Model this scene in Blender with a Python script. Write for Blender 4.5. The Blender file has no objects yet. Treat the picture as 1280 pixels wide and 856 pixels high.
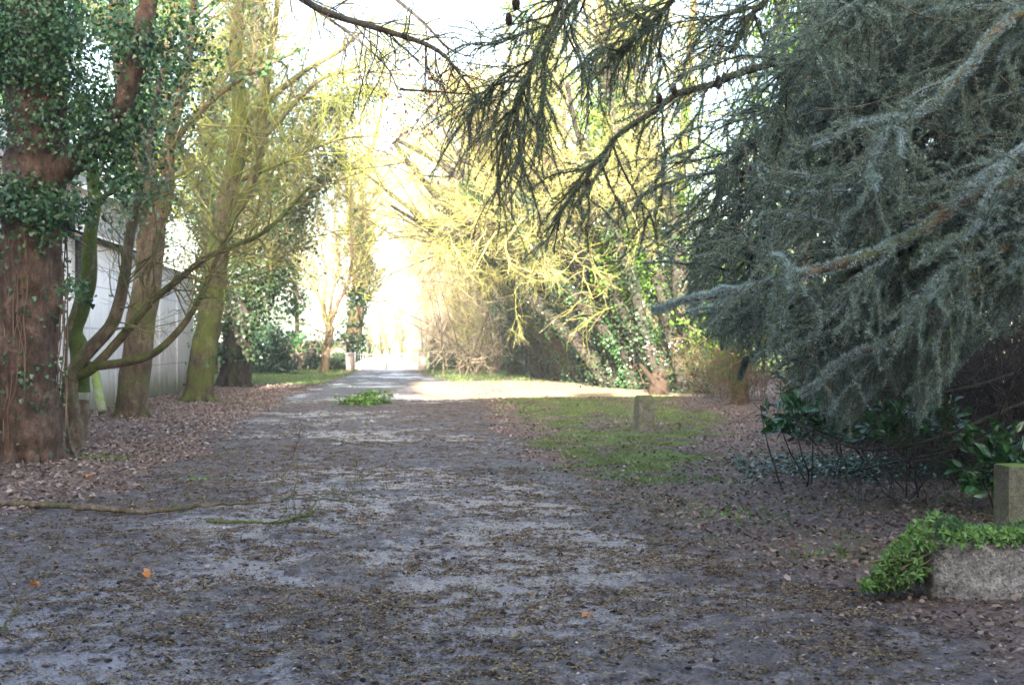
import bpy, math
import numpy as np
from mathutils import Vector
R_ = math.radians
rng = np.random.default_rng(11)
scene = bpy.context.scene
COL = scene.collection

# ------------------------------------------------------------------ camera, sky, sun, exposure
CAM_H = 1.6
cam_d = bpy.data.cameras.new('camera'); cam = bpy.data.objects.new('camera', cam_d); COL.objects.link(cam)
cam.location = (0, 0, CAM_H); cam.rotation_euler = (R_(90), 0, 0)
cam_d.sensor_width = 36; cam_d.lens = 42.19; cam_d.clip_end = 4000
cam_d.dof.use_dof = True; cam_d.dof.focus_distance = 9.0; cam_d.dof.aperture_fstop = 4.2
scene.camera = cam
SUN_EL, SUN_AZ = 17.0, 3.0            # the sun stands low behind the camera, SUN_AZ degrees to its left
w = bpy.data.worlds.new('World'); scene.world = w; w.use_nodes = True
nt = w.node_tree; nt.nodes.clear()
sky = nt.nodes.new('ShaderNodeTexSky'); sky.sky_type = 'NISHITA'; sky.sun_disc = False
sky.sun_elevation = R_(SUN_EL); sky.sun_rotation = R_(180 + SUN_AZ)
sky.air_density = 1.0; sky.dust_density = 4.0; sky.ozone_density = 1.0
bg = nt.nodes.new('ShaderNodeBackground'); bg.inputs[1].default_value = 0.15
wo = nt.nodes.new('ShaderNodeOutputWorld')
nt.links.new(sky.outputs[0], bg.inputs[0]); nt.links.new(bg.outputs[0], wo.inputs[0])
sl = bpy.data.lights.new('sun', 'SUN'); sl.energy = 5.0; sl.angle = R_(0.5); sl.color = (1, .93, .80)
sun = bpy.data.objects.new('sun', sl); COL.objects.link(sun)
_d = Vector((math.sin(R_(SUN_AZ)) * math.cos(R_(SUN_EL)), math.cos(R_(SUN_AZ)) * math.cos(R_(SUN_EL)), -math.sin(R_(SUN_EL))))
sun.rotation_euler = _d.to_track_quat('-Z', 'Y').to_euler()
scene.view_settings.view_transform = 'Standard'; scene.view_settings.look = 'None'
scene.view_settings.gamma = 1; scene.view_settings.use_curve_mapping = False
scene.view_settings.exposure = 3.1
scene.cycles.max_bounces = 5; scene.cycles.diffuse_bounces = 3; scene.cycles.glossy_bounces = 2
scene.cycles.transmission_bounces = 2; scene.cycles.transparent_max_bounces = 4
scene.cycles.use_denoising = True

# ------------------------------------------------------------------ layout helpers
F = 1500.0
def P(px, py, d): return np.array([(px - 640) * d / F, d, CAM_H - (py - 428) * d / F])
def G(px, py, z=0.0):
    d = (CAM_H - z) * F / (py - 428); return np.array([(px - 640) * d / F, d, z])
def nrm(v): return v / np.maximum(np.linalg.norm(v, axis=-1, keepdims=True), 1e-9)

# ------------------------------------------------------------------ noise
_tab = np.random.default_rng(5).random((64, 64, 64)).astype(np.float32)
def vn3(p):
    i = np.floor(p).astype(int); f = p - i; f = f * f * (3 - 2 * f); i &= 63; j = (i + 1) & 63
    a = lambda X, Y, Z: _tab[X, Y, Z]
    x, y, z = i.T; X, Y, Z = j.T; fx, fy, fz = f.T
    c00 = a(x, y, z) * (1 - fx) + a(X, y, z) * fx; c10 = a(x, Y, z) * (1 - fx) + a(X, Y, z) * fx
    c01 = a(x, y, Z) * (1 - fx) + a(X, y, Z) * fx; c11 = a(x, Y, Z) * (1 - fx) + a(X, Y, Z) * fx
    return ((c00 * (1 - fy) + c10 * fy) * (1 - fz) + (c01 * (1 - fy) + c11 * fy) * fz)
def fbm(p, oct=4, gain=.5):
    s = 0; a = 1; t = 0; p = np.asarray(p, float)
    for k in range(oct):
        s = s + a * vn3(p + 17.3 * k); t += a; a *= gain; p = p * 2.03
    return s / t
def fbm2(x, y, s, oct=4, z=0.): return fbm(np.stack([x * s, y * s, np.full_like(x, z)], -1), oct)
def sstep(a, b, x): t = np.clip((x - a) / (b - a), 0, 1); return t * t * (3 - 2 * t)

# ------------------------------------------------------------------ mesh building
class MB:
    def __init__(s): s.V = []; s.F = []; s.n = 0
    def add(s, v, f):
        v = np.asarray(v, np.float32).reshape(-1, 3); f = np.asarray(f, np.int64)
        s.V.append(v); s.F.append(f + s.n); s.n += len(v); return s
    def verts(s): return np.concatenate(s.V)
    def build(s, name, mat, parent=None, smooth=False, kind=None, attrs=None):
        V = np.concatenate(s.V) if s.V else np.zeros((0, 3), np.float32)
        if parent is not None:
            loc = np.zeros(3); q = parent
            while q is not None: loc += np.array(q.location); q = q.parent
            V = V - loc.astype(np.float32)
        me = bpy.data.meshes.new(name)
        cnt = np.concatenate([np.full(len(f), f.shape[1]) for f in s.F]); loops = np.concatenate([f.ravel() for f in s.F])
        me.vertices.add(len(V)); me.vertices.foreach_set('co', V.ravel().astype(np.float32))
        me.loops.add(len(loops)); me.loops.foreach_set('vertex_index', loops.astype(np.int32))
        me.polygons.add(len(cnt)); st = np.concatenate([[0], np.cumsum(cnt)[:-1]])
        me.polygons.foreach_set('loop_start', st.astype(np.int32)); me.polygons.foreach_set('loop_total', cnt.astype(np.int32))
        me.update(calc_edges=True)
        if smooth: me.polygons.foreach_set('use_smooth', np.ones(len(cnt), bool))
        if attrs:
            for k, v in attrs.items():
                a = me.attributes.new(k, 'FLOAT', 'POINT'); a.data.foreach_set('value', v.astype(np.float32))
        for m in (mat if isinstance(mat, (list, tuple)) else [mat]): me.materials.append(m)
        o = bpy.data.objects.new(name, me); COL.objects.link(o)
        if parent is not None: o.parent = parent
        if kind: o['kind'] = kind
        return o
def thing(name, label, cat, loc, group=None):
    o = bpy.data.objects.new(name, None); COL.objects.link(o); o.location = [float(c) for c in loc]
    o['label'] = label; o['category'] = cat
    if group: o['group'] = group
    return o
def tag(o, label, cat, group=None):
    o['label'] = label; o['category'] = cat
    if group: o['group'] = group
    return o

def smooth_line(pts, n):
    pts = np.asarray(pts, float); m = len(pts); P_ = np.vstack([2 * pts[0] - pts[1], pts, 2 * pts[-1] - pts[-2]])
    t = np.linspace(0, m - 1, n); i = np.minimum(t.astype(int), m - 2); f = (t - i)[:, None]
    a, b, c, d = P_[i], P_[i + 1], P_[i + 2], P_[i + 3]
    return .5 * (2 * b + (c - a) * f + (2 * a - 5 * b + 4 * c - d) * f ** 2 + (3 * b - a - 3 * c + d) * f ** 3)
def frames(L):
    T = np.gradient(L, axis=1); T = nrm(T)
    ref = np.cross(T[:, 0], np.array([.31, .87, .21])); ref = nrm(ref)[:, None]
    U = nrm(ref - (ref * T).sum(-1, keepdims=True) * T); W = np.cross(T, U); return T, U, W
def tubes(mb, L, R, k=5, rough=0., rs=3., cap=False):
    """L (m,n,3), R (m,n)"""
    L = np.asarray(L, float); R = np.asarray(R, float)
    if L.ndim == 2: L = L[None]; R = R[None]
    m, n, _ = L.shape
    T, U, W = frames(L); a = np.linspace(0, 2 * np.pi, k, endpoint=False)
    ca, sa = np.cos(a), np.sin(a)
    dirv = U[:, :, None] * ca[None, None, :, None] + W[:, :, None] * sa[None, None, :, None]
    rr = R[:, :, None, None]
    V = L[:, :, None] + dirv * rr
    if rough:
        q = V.reshape(-1, 3); nz = (fbm(q * rs * np.array([1, 1, .7]), 3) - .5).reshape(m, n, k, 1)
        V = V + dirv * rr * nz * 2 * rough
    idx = np.arange(m * n * k).reshape(m, n, k)
    A = idx[:, :-1]; B = idx[:, 1:]
    q = np.stack([A, np.roll(A, -1, 2), np.roll(B, -1, 2), B], -1).reshape(-1, 4)
    base = mb.n
    mb.add(V, q)
    if cap:
        for e in (0, n - 1): mb.F.append((base + idx[:, e]).reshape(m, k) if e else (base + idx[:, e, ::-1]).reshape(m, k))
def grow(S, D, Ln, n, wig=.2, trop=(0, 0, 0), g=rng):
    S = np.asarray(S, float); m = len(S); d = nrm(np.asarray(D, float)); Ln = np.broadcast_to(Ln, (m,))
    L = np.empty((m, n + 1, 3)); L[:, 0] = S; st = (Ln / n)[:, None]; trop = np.asarray(trop, float)
    for i in range(n):
        d = nrm(d + wig * g.normal(size=(m, 3)) + trop); L[:, i + 1] = L[:, i] + d * st
    return L
def taper(r0, r1, m, n, p=1.): t = np.linspace(0, 1, n) ** p; r0 = np.broadcast_to(r0, (m,))[:, None]; return r0 * (1 - t) + r0 * r1 * t
def kids(L, R, num, t0, t1, a0, a1, g=rng, up=None):
    m, n, _ = L.shape; ln = np.linalg.norm(L[:, -1] - L[:, 0], axis=-1) + 1e-6
    w_ = ln / ln.sum(); pi = g.choice(m, num, p=w_); t = g.uniform(t0, t1, num) * (n - 1)
    i = np.minimum(t.astype(int), n - 2); f = (t - i)[:, None]
    pos = L[pi, i] * (1 - f) + L[pi, i + 1] * f; tan = nrm(L[pi, i + 1] - L[pi, i]); r = R[pi, i] * (1 - f[:, 0]) + R[pi, i + 1] * f[:, 0]
    u = nrm(np.cross(tan, g.normal(size=(num, 3)))); a = np.radians(g.uniform(a0, a1, num))[:, None]
    d = np.cos(a) * tan + np.sin(a) * u
    if up is not None: d = nrm(d + np.asarray(up))
    return pos, d, r, t / (n - 1)
def rot_from(D, roll=None, g=rng):
    """matrices whose Z... columns (x,y,z): y along D"""
    D = nrm(D); m = len(D); r = nrm(np.cross(D, g.normal(size=(m, 3)))) if roll is None else nrm(np.cross(D, roll))
    z = np.cross(r, D); return np.stack([r, D, z], -1)
def inst(mb, tv, tf, pos, M, sc):
    tv = np.asarray(tv, float); tf = np.asarray(tf); m = len(pos)
    V = np.einsum('mij,kj->mki', M, tv) * np.broadcast_to(sc, (m,))[:, None, None] + pos[:, None]
    Fq = (tf[None] + (np.arange(m) * len(tv))[:, None, None]).reshape(-1, tf.shape[1]); mb.add(V, Fq)
# leaf templates: y along the leaf, unit length
LEAF = ([(0, 0, 0), (.28, .35, .10), (.20, .75, .06), (0, 1, -.10), (-.20, .75, .06), (-.28, .35, .10), (0, .5, 0)],
        [(0, 1, 2, 6), (6, 2, 3, 3)])
LEAF_V = np.array([(0, 0, 0), (.27, .3, .09), (.22, .7, .05), (0, 1, -.1), (-.22, .7, .05), (-.27, .3, .09), (0, .5, 0)])
LEAF_F = np.array([(0, 1, 6), (1, 2, 6), (2, 3, 6), (3, 4, 6), (4, 5, 6), (5, 0, 6)])
IVY_V = np.array([(0, 0, 0), (.45, .1, .06), (.33, .5, .04), (0, 1, -.12), (-.33, .5, .04), (-.45, .1, .06)])
IVY_F = np.array([(0, 1, 2), (0, 2, 3), (0, 3, 4), (0, 4, 5)])
DIA_V = np.array([(0, 0, 0), (.3, .45, .05), (0, 1, 0), (-.3, .45, .05)]); DIA_F = np.array([(0, 1, 2), (0, 2, 3)])
LAN_V = np.array([(0, 0, 0), (.13, .45, .05), (0, 1, -.06), (-.13, .45, .05)]); LAN_F = DIA_F
BLD_V = np.array([(-.06, 0, 0), (.06, 0, 0), (0, 1, .1)]); BLD_F = np.array([(0, 1, 2)])

# ------------------------------------------------------------------ materials
class NT:
    def __init__(s, name):
        s.m = bpy.data.materials.new(name); s.m.use_nodes = True; s.t = s.m.node_tree; s.t.nodes.clear()
        s.out = s.n('ShaderNodeOutputMaterial')
    def n(s, ty, **k):
        x = s.t.nodes.new(ty)
        for a, b in k.items(): setattr(x, a, b)
        return x
    def l(s, a, b): s.t.links.new(a, b)
    def noise(s, sc, det=3, rough=.55, vec=None, stretch=None):
        x = s.n('ShaderNodeTexNoise'); x.inputs['Scale'].default_value = sc; x.inputs['Detail'].default_value = det; x.inputs['Roughness'].default_value = rough
        g = s.n('ShaderNodeNewGeometry').outputs['Position'] if vec is None else vec
        if stretch:
            mp = s.n('ShaderNodeMapping'); mp.inputs['Scale'].default_value = stretch; s.l(g, mp.inputs[0]); g = mp.outputs[0]
        s.l(g, x.inputs['Vector']); return x.outputs['Fac']
    def ramp(s, f, stops):
        r = s.n('ShaderNodeValToRGB'); e = r.color_ramp.elements
        while len(e) < len(stops): e.new(.5)
        for q, (p, c) in zip(e, stops): q.position = p; q.color = (*c, 1) if len(c) == 3 else c
        s.l(f, r.inputs[0]); return r.outputs[0]
    def mix(s, f, a, b):
        x = s.n('ShaderNodeMix', data_type='RGBA'); 
        if isinstance(f, float): x.inputs[0].default_value = f
        else: s.l(f, x.inputs[0])
        for v, i in ((a, 6), (b, 7)):
            if isinstance(v, tuple): x.inputs[i].default_value = (*v, 1)
            else: s.l(v, x.inputs[i])
        return x.outputs[2]
    def math(s, op, a, b=None, clamp=False):
        x = s.n('ShaderNodeMath', operation=op); x.use_clamp = clamp
        for v, i in ((a, 0), (b, 1)):
            if v is None: continue
            if isinstance(v, (int, float)): x.inputs[i].default_value = v
            else: s.l(v, x.inputs[i])
        return x.outputs[0]
    def mapr(s, v, a, b, c=0., d=1.):
        x = s.n('ShaderNodeMapRange'); s.l(v, x.inputs[0])
        for i, q in enumerate((a, b, c, d)): x.inputs[i + 1].default_value = q
        return x.outputs[0]
    def bump(s, h, st=.5, dist=.02):
        x = s.n('ShaderNodeBump'); x.inputs['Strength'].default_value = st; x.inputs['Distance'].default_value = dist; s.l(h, x.inputs['Height']); return x.outputs[0]
    def pbr(s, col, rough=.7, spec=.5, normal=None):
        p = s.n('ShaderNodeBsdfPrincipled')
        if isinstance(col, tuple): p.inputs['Base Color'].default_value = (*col, 1)
        else: s.l(col, p.inputs['Base Color'])
        if isinstance(rough, (int, float)): p.inputs['Roughness'].default_value = rough
        else: s.l(rough, p.inputs['Roughness'])
        if isinstance(spec, (int, float)): p.inputs['Specular IOR Level'].default_value = spec
        else: s.l(spec, p.inputs['Specular IOR Level'])
        if normal is not None: s.l(normal, p.inputs['Normal'])
        return p
    def done(s, sh): s.l(sh.outputs[0], s.out.inputs[0]); return s.m

def leaf_mat(name, cols, rough=.45, spec=.4, trans=.3, tcol=None):
    t = NT(name); g = t.n('ShaderNodeNewGeometry'); rp = g.outputs['Random Per Island']
    st = [(i / max(1, len(cols) - 1), c) for i, c in enumerate(cols)]
    c = t.ramp(rp, st); nz = t.noise(1.3, 2); v = t.mapr(nz, .3, .7, .75, 1.25)
    hs = t.n('ShaderNodeHueSaturation'); t.l(c, hs.inputs['Color']); t.l(v, hs.inputs['Value']); c = hs.outputs[0]
    p = t.pbr(c, rough, spec)
    if trans <= 0: return t.done(p)
    tr = t.n('ShaderNodeBsdfTranslucent')
    if tcol: tr.inputs[0].default_value = (*tcol, 1)
    else: t.l(c, tr.inputs[0])
    m = t.n('ShaderNodeMixShader'); m.inputs[0].default_value = trans; t.l(p.outputs[0], m.inputs[1]); t.l(tr.outputs[0], m.inputs[2])
    return t.done(m)
def needle_mat(name, cols, rough=.5, spec=.3, trans=.2):
    t = NT(name); n1 = t.noise(2.3, 4, .65); n2 = t.noise(14, 3, .6); r = t.n('ShaderNodeNewGeometry').outputs['Random Per Island']
    f = t.math('ADD', t.math('MULTIPLY', n1, .75), t.math('ADD', t.math('MULTIPLY', n2, .25), t.math('MULTIPLY', t.math('SUBTRACT', r, .5), .22)))
    c = t.ramp(f, [(.32, cols[0]), (.46, cols[1]), (.58, cols[2]), (.68, cols[3])])
    c = t.mix(t.mapr(t.noise(3.1, 3, .7, stretch=(1, 1, .6)), .64, .70, 0, .75), c, (.20, .13, .075))
    p = t.pbr(c, rough, spec); tr = t.n('ShaderNodeBsdfTranslucent'); t.l(c, tr.inputs[0])
    m = t.n('ShaderNodeMixShader'); m.inputs[0].default_value = trans; t.l(p.outputs[0], m.inputs[1]); t.l(tr.outputs[0], m.inputs[2]); return t.done(m)
def bark_mat(name, a, b, moss=None, amt=.5, sc=9., bump=.9, spec=.25):
    t = NT(name); n1 = t.noise(sc, 6, .65, stretch=(1, 1, .42)); n2 = t.noise(sc * 6, 4, .6, stretch=(1, 1, .4))
    c = t.ramp(n1, [(.3, tuple(x * .45 for x in a)), (.47, a), (.62, b), (.8, tuple(min(1, x * 1.35) for x in b))])
    c = t.mix(t.mapr(n2, .35, .65, 0, .5), c, tuple(x * .6 for x in a))
    n3 = t.noise(4.5, 4, .65); c = t.mix(t.mapr(n3, .52, .66, 0, .6), c, tuple(x * .42 for x in a)); c = t.mix(t.mapr(n3, .44, .34, 0, .45), c, tuple(min(1, x * 1.7) for x in b))
    if moss:
        mm = t.noise(1.7, 5, .7); gz = t.n('ShaderNodeNewGeometry'); sx = t.n('ShaderNodeSeparateXYZ'); t.l(gz.outputs['Normal'], sx.inputs[0])
        f = t.math('ADD', mm, t.math('MULTIPLY', sx.outputs[2], .12)); lo = .72 - amt * .45
        f = t.mapr(f, lo, lo + .12); f = t.math('MULTIPLY', f, t.mapr(n2, .2, .55, .45, 1.))
        mc = t.ramp(t.noise(25, 3), [(.3, tuple(x * .6 for x in moss)), (.7, moss)]); c = t.mix(f, c, mc)
    h = t.math('ADD', n1, t.math('MULTIPLY', n2, .35))
    return t.done(t.pbr(c, .85, spec, t.bump(h, bump, .05)))
M = {}
M['bark_red'] = bark_mat('bark_red', (.105, .067, .046), (.17, .112, .08), (.08, .10, .03), .2, 14, 1.)
M['bark_brown'] = bark_mat('bark_brown', (.10, .07, .042), (.17, .12, .07), (.10, .11, .03), .5, 10)
M['bark_moss'] = bark_mat('bark_moss', (.075, .062, .036), (.13, .11, .06), (.10, .12, .025), .6, 10)
M['bark_green'] = bark_mat('bark_green', (.09, .09, .03), (.13, .13, .04), (.11, .15, .025), .85, 9)
M['bark_arm'] = bark_mat('bark_arm', (.11, .085, .05), (.18, .14, .08), (.10, .13, .03), .65, 12)
M['bark_dark'] = bark_mat('bark_dark', (.04, .034, .028), (.075, .065, .05), (.06, .075, .03), .4, 10)
M['bark_tan'] = bark_mat('bark_tan', (.15, .11, .07), (.25, .19, .13), (.10, .12, .03), .4, 12)
M['bark_sun'] = bark_mat('bark_sun', (.27, .23, .09), (.38, .34, .13), (.30, .32, .07), .5, 10)
def twig(name, cols): return leaf_mat(name, cols, .8, .2, 0)
M['twig_olive'] = twig('twig_olive', [(.13, .12, .05), (.20, .19, .07), (.15, .12, .07)])
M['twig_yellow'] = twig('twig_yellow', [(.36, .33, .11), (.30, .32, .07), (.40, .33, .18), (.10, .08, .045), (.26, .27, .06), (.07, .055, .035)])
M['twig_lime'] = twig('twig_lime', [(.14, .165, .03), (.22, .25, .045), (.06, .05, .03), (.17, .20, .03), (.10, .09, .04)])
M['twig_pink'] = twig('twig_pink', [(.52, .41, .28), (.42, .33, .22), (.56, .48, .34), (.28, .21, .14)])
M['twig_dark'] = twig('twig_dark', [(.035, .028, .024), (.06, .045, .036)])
M['twig_brown'] = twig('twig_brown', [(.20, .13, .09), (.13, .09, .06), (.26, .18, .12)])
M['ivy'] = leaf_mat('ivy', [(.022, .055, .018), (.035, .09, .028), (.05, .12, .04), (.07, .15, .06)], .28, .5, .2)
M['ivy_blue'] = leaf_mat('ivy_blue', [(.03, .06, .035), (.05, .10, .06), (.08, .14, .09)], .25, .6, .15)
M['ivy_dark'] = leaf_mat('ivy_dark', [(.018, .035, .016), (.03, .055, .024), (.045, .075, .03)], .4, .4, .15)
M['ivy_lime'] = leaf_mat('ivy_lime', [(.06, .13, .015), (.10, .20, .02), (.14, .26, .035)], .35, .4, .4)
M['laurel'] = leaf_mat('laurel', [(.02, .06, .02), (.04, .11, .03), (.06, .15, .05)], .22, .6, .2)
M['needle'] = needle_mat('needle', [(.09, .125, .08), (.145, .20, .155), (.195, .265, .22), (.27, .36, .325)])
M['needle_green'] = needle_mat('needle_green', [(.08, .11, .06), (.12, .16, .10), (.16, .21, .14), (.21, .27, .21)], trans=.3)
M['needle_blue'] = needle_mat('needle_blue', [(.20, .265, .24), (.27, .355, .335), (.34, .43, .42), (.42, .51, .50)])
M['trailer'] = leaf_mat('trailer', [(.07, .14, .03), (.12, .23, .045), (.21, .34, .085)], .4, .4, .3)
M['feather'] = leaf_mat('feather', [(.06, .13, .05), (.11, .20, .075), (.15, .26, .09)], .5, .3, .2)
M['grass'] = leaf_mat('grass', [(.08, .13, .035), (.13, .19, .055), (.19, .24, .09), (.23, .22, .12)], .6, .2, .3)
M['dead_leaf'] = leaf_mat('dead_leaf', [(.10, .07, .05), (.20, .135, .10), (.28, .205, .165), (.15, .10, .075), (.44, .36, .31), (.22, .15, .10)], .7, .25, .1)
M['dark_leaf'] = leaf_mat('dark_leaf', [(.06, .042, .034), (.12, .075, .055), (.18, .115, .08), (.09, .06, .05), (.28, .21, .16), (.14, .08, .05), (.36, .28, .23)], .55, .35, .05)
M['debris'] = leaf_mat('debris', [(.05, .034, .026), (.11, .065, .04), (.20, .15, .05), (.085, .05, .036), (.065, .045, .036), (.14, .085, .055), (.32, .24, .10), (.06, .04, .035)], .5, .4, 0)
M['clod'] = bark_mat('clod', (.03, .022, .018), (.055, .04, .03), (.07, .06, .02), .3, 30, 1.)
M['pink_leaf'] = leaf_mat('pink_leaf', [(.42, .20, .15), (.5, .3, .22), (.35, .16, .10)], .6, .2, .4)
M['orange'] = leaf_mat('orange', [(.55, .17, .04), (.6, .25, .05)], .5, .3, .3)
M['white_leaf'] = leaf_mat('white_leaf', [(.55, .5, .48), (.7, .66, .62)], .6, .3, .3)
M['cone'] = bark_mat('cone', (.07, .045, .035), (.13, .08, .06), None, 0, 60, 1.)

def ground_material():
    t = NT('ground_soil')
    at = lambda k: t.n('ShaderNodeAttribute', attribute_name=k).outputs['Fac']
    n_f = t.noise(60, 4, .7); n_m = t.noise(9, 5, .65); n_b = t.noise(1.2, 4, .6); n_x = t.noise(260, 2, .6)
    mud = t.ramp(n_m, [(.34, (.024, .016, .016)), (.5, (.08, .056, .053)), (.66, (.19, .15, .145))])
    mud = t.mix(t.mapr(n_f, .4, .65, 0, .55), mud, (.04, .028, .022))
    stip = t.ramp(n_x, [(.38, (.035, .028, .03)), (.5, (.18, .15, .155)), (.6, (.50, .44, .46))])
    tar = t.mix(t.mapr(n_m, .35, .7, 0, .45), stip, (.07, .062, .062))
    lit = t.ramp(t.noise(34, 4, .75), [(.3, (.05, .034, .027)), (.46, (.13, .088, .07)), (.58, (.20, .14, .115)), (.72, (.32, .25, .22))])
    gra = t.ramp(t.noise(40, 4, .7), [(.3, (.035, .05, .015)), (.5, (.09, .14, .03)), (.7, (.15, .20, .055))])
    sun_tint = t.ramp(n_m, [(.3, (.34, .23, .14)), (.7, (.50, .37, .24))])  # warm pale tint that paints sunlight into the ground colour
    wet = t.mapr(t.math('ADD', at('wet'), t.math('MULTIPLY', t.math('SUBTRACT', n_m, .5), .9)), .42, .58)
    c = t.mix(wet, mud, tar)
    c = t.mix(t.mapr(t.math('ADD', at('litter'), t.math('MULTIPLY', t.math('SUBTRACT', n_f, .5), .8)), .35, .65), c, lit)
    c = t.mix(t.mapr(t.math('ADD', at('grass'), t.math('MULTIPLY', t.math('SUBTRACT', n_m, .5), 1.1)), .38, .72), c, gra)
    c = t.mix(t.mapr(at('sun_strip'), .3, .7), c, sun_tint)
    field = t.ramp(n_b, [(.3, (.13, .20, .05)), (.7, (.20, .27, .08))])
    c = t.mix(at('field'), c, field)
    pud = t.mapr(t.math('ADD', at('puddle'), t.math('MULTIPLY', t.math('SUBTRACT', n_m, .5), .7)), .55, .62)
    ro = t.mix(wet, (.62, .62, .62), (.28, .28, .28)); dry = t.math('ADD', at('litter'), at('grass'), True)
    ro = t.mix(dry, ro, (.85, .85, .85)); ro = t.mix(pud, ro, (.06, .06, .06))
    sp = t.mapr(dry, 0, 1, .65, .15)
    h = t.math('ADD', t.math('MULTIPLY', n_f, .6), t.math('ADD', n_m, t.math('MULTIPLY', n_x, .18)))
    h = t.math('MULTIPLY', h, t.mapr(pud, 0, 1, 1, .05))
    p = t.pbr(c, .5, sp, t.bump(h, .8, .035)); sr = t.n('ShaderNodeSeparateColor'); t.l(ro, sr.inputs[0]); t.l(sr.outputs[0], p.inputs['Roughness'])
    return t.done(p)
M['ground'] = ground_material()

def wall_white():
    t = NT('white_painted_panel')
    g = t.n('ShaderNodeNewGeometry'); sx = t.n('ShaderNodeSeparateXYZ'); t.l(g.outputs['Position'], sx.inputs[0]); z = sx.outputs[2]; y = sx.outputs[1]
    nz = t.noise(2.2, 5, .65, stretch=(1, 1, .45)); fn = t.noise(18, 4, .6)
    c = t.ramp(nz, [(.3, (.66, .66, .69)), (.5, (.80, .80, .82)), (.75, (.84, .84, .86))])
    c = t.mix(t.mapr(fn, .5, .75, 0, .35), c, (.48, .47, .46))
    low = t.math('ADD', t.math('MULTIPLY', z, -1.), t.math('MULTIPLY', nz, 1.6))
    c = t.mix(t.mapr(low, .05, .55, 0, .7), c, (.26, .30, .12))
    j = t.math('PINGPONG', z, .48); jl = t.math('LESS_THAN', j, .012)
    j2 = t.math('PINGPONG', y, .9); jl2 = t.math('LESS_THAN', j2, .018); jj = t.math('MAXIMUM', jl, jl2)
    c = t.mix(t.math('MULTIPLY', jj, .6), c, (.22, .22, .22))
    return t.done(t.pbr(c, .7, .3, t.bump(t.math('SUBTRACT', fn, t.math('MULTIPLY', jj, 1.5)), .5, .02)))
M['white_wall'] = wall_white()
def simple(name, a, b, sc=8, rough=.7, spec=.35, bump=.4, moss=None, amt=.4):
    t = NT(name); n1 = t.noise(sc, 6, .7); n2 = t.noise(sc * 7, 4, .6)
    c = t.ramp(n1, [(.3, a), (.7, b)]); c = t.mix(t.mapr(n2, .45, .62, 0, .65), c, tuple(x * .5 for x in a)); c = t.mix(t.mapr(t.noise(sc * 3.3, 5, .75), .57, .63, 0, .5), c, tuple(min(.8, x * 1.35) for x in b))
    if moss:
        g = t.n('ShaderNodeNewGeometry'); sx = t.n('ShaderNodeSeparateXYZ'); t.l(g.outputs['Normal'], sx.inputs[0])
        f = t.math('ADD', t.noise(sc * .8, 5, .7), t.math('MULTIPLY', sx.outputs[2], .3)); f = t.mapr(f, .75 - amt * .4, .9 - amt * .4)
        c = t.mix(f, c, moss)
    return t.done(t.pbr(c, rough, spec, t.bump(t.math('ADD', n1, t.math('MULTIPLY', n2, .4)), bump, .03)))
M['stone'] = simple('trough_stone', (.12, .105, .09), (.56, .52, .46), 7, .85, .25, 1., (.09, .085, .065), .34)
M['stone_grey'] = simple('bollard_stone', (.06, .058, .045), (.26, .25, .20), 8, .85, .25, 1., (.10, .11, .04), .6)
M['post_wood'] = simple('post_stone', (.10, .10, .07), (.19, .185, .125), 9, .85, .25, .7, (.14, .21, .04), .52)
M['rubble'] = simple('rubble_wall', (.10, .09, .08), (.22, .20, .17), 4, .9, .2, 1., (.06, .08, .03), .4)
M['gate_white'] = simple('gate_paint', (.78, .76, .74), (.84, .82, .80), 3, .45, .4, .05)
M['pink_pier'] = simple('pink_pier', (.38, .29, .26), (.55, .46, .42), 6, .8, .25, .5)
M['slate'] = simple('roof_sheet', (.10, .10, .11), (.18, .18, .19), 5, .7, .3, .4)
M['sheet'] = simple('pale_sheet', (.30, .30, .32), (.42, .42, .44), 5, .7, .3, .4)
M['render_grey'] = simple('house_render', (.34, .33, .31), (.45, .44, .41), 2, .85, .25, .3)
M['brick'] = simple('house_brick', (.30, .16, .10), (.42, .25, .17), 12, .85, .25, .4)
M['glass'] = simple('window_glass', (.03, .035, .04), (.04, .045, .05), 1, .08, .6, .0)
M['dark_metal'] = simple('dark_drainpipe', (.03, .028, .03), (.05, .045, .05), 5, .5, .4, .1)
M['plank'] = simple('pale_plank', (.28, .29, .18), (.40, .42, .27), 8, .8, .25, .3, (.20, .26, .07), .5)
M['stump'] = simple('rotten_wood', (.03, .022, .017), (.085, .055, .036), 9, .85, .2, .9)

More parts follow.
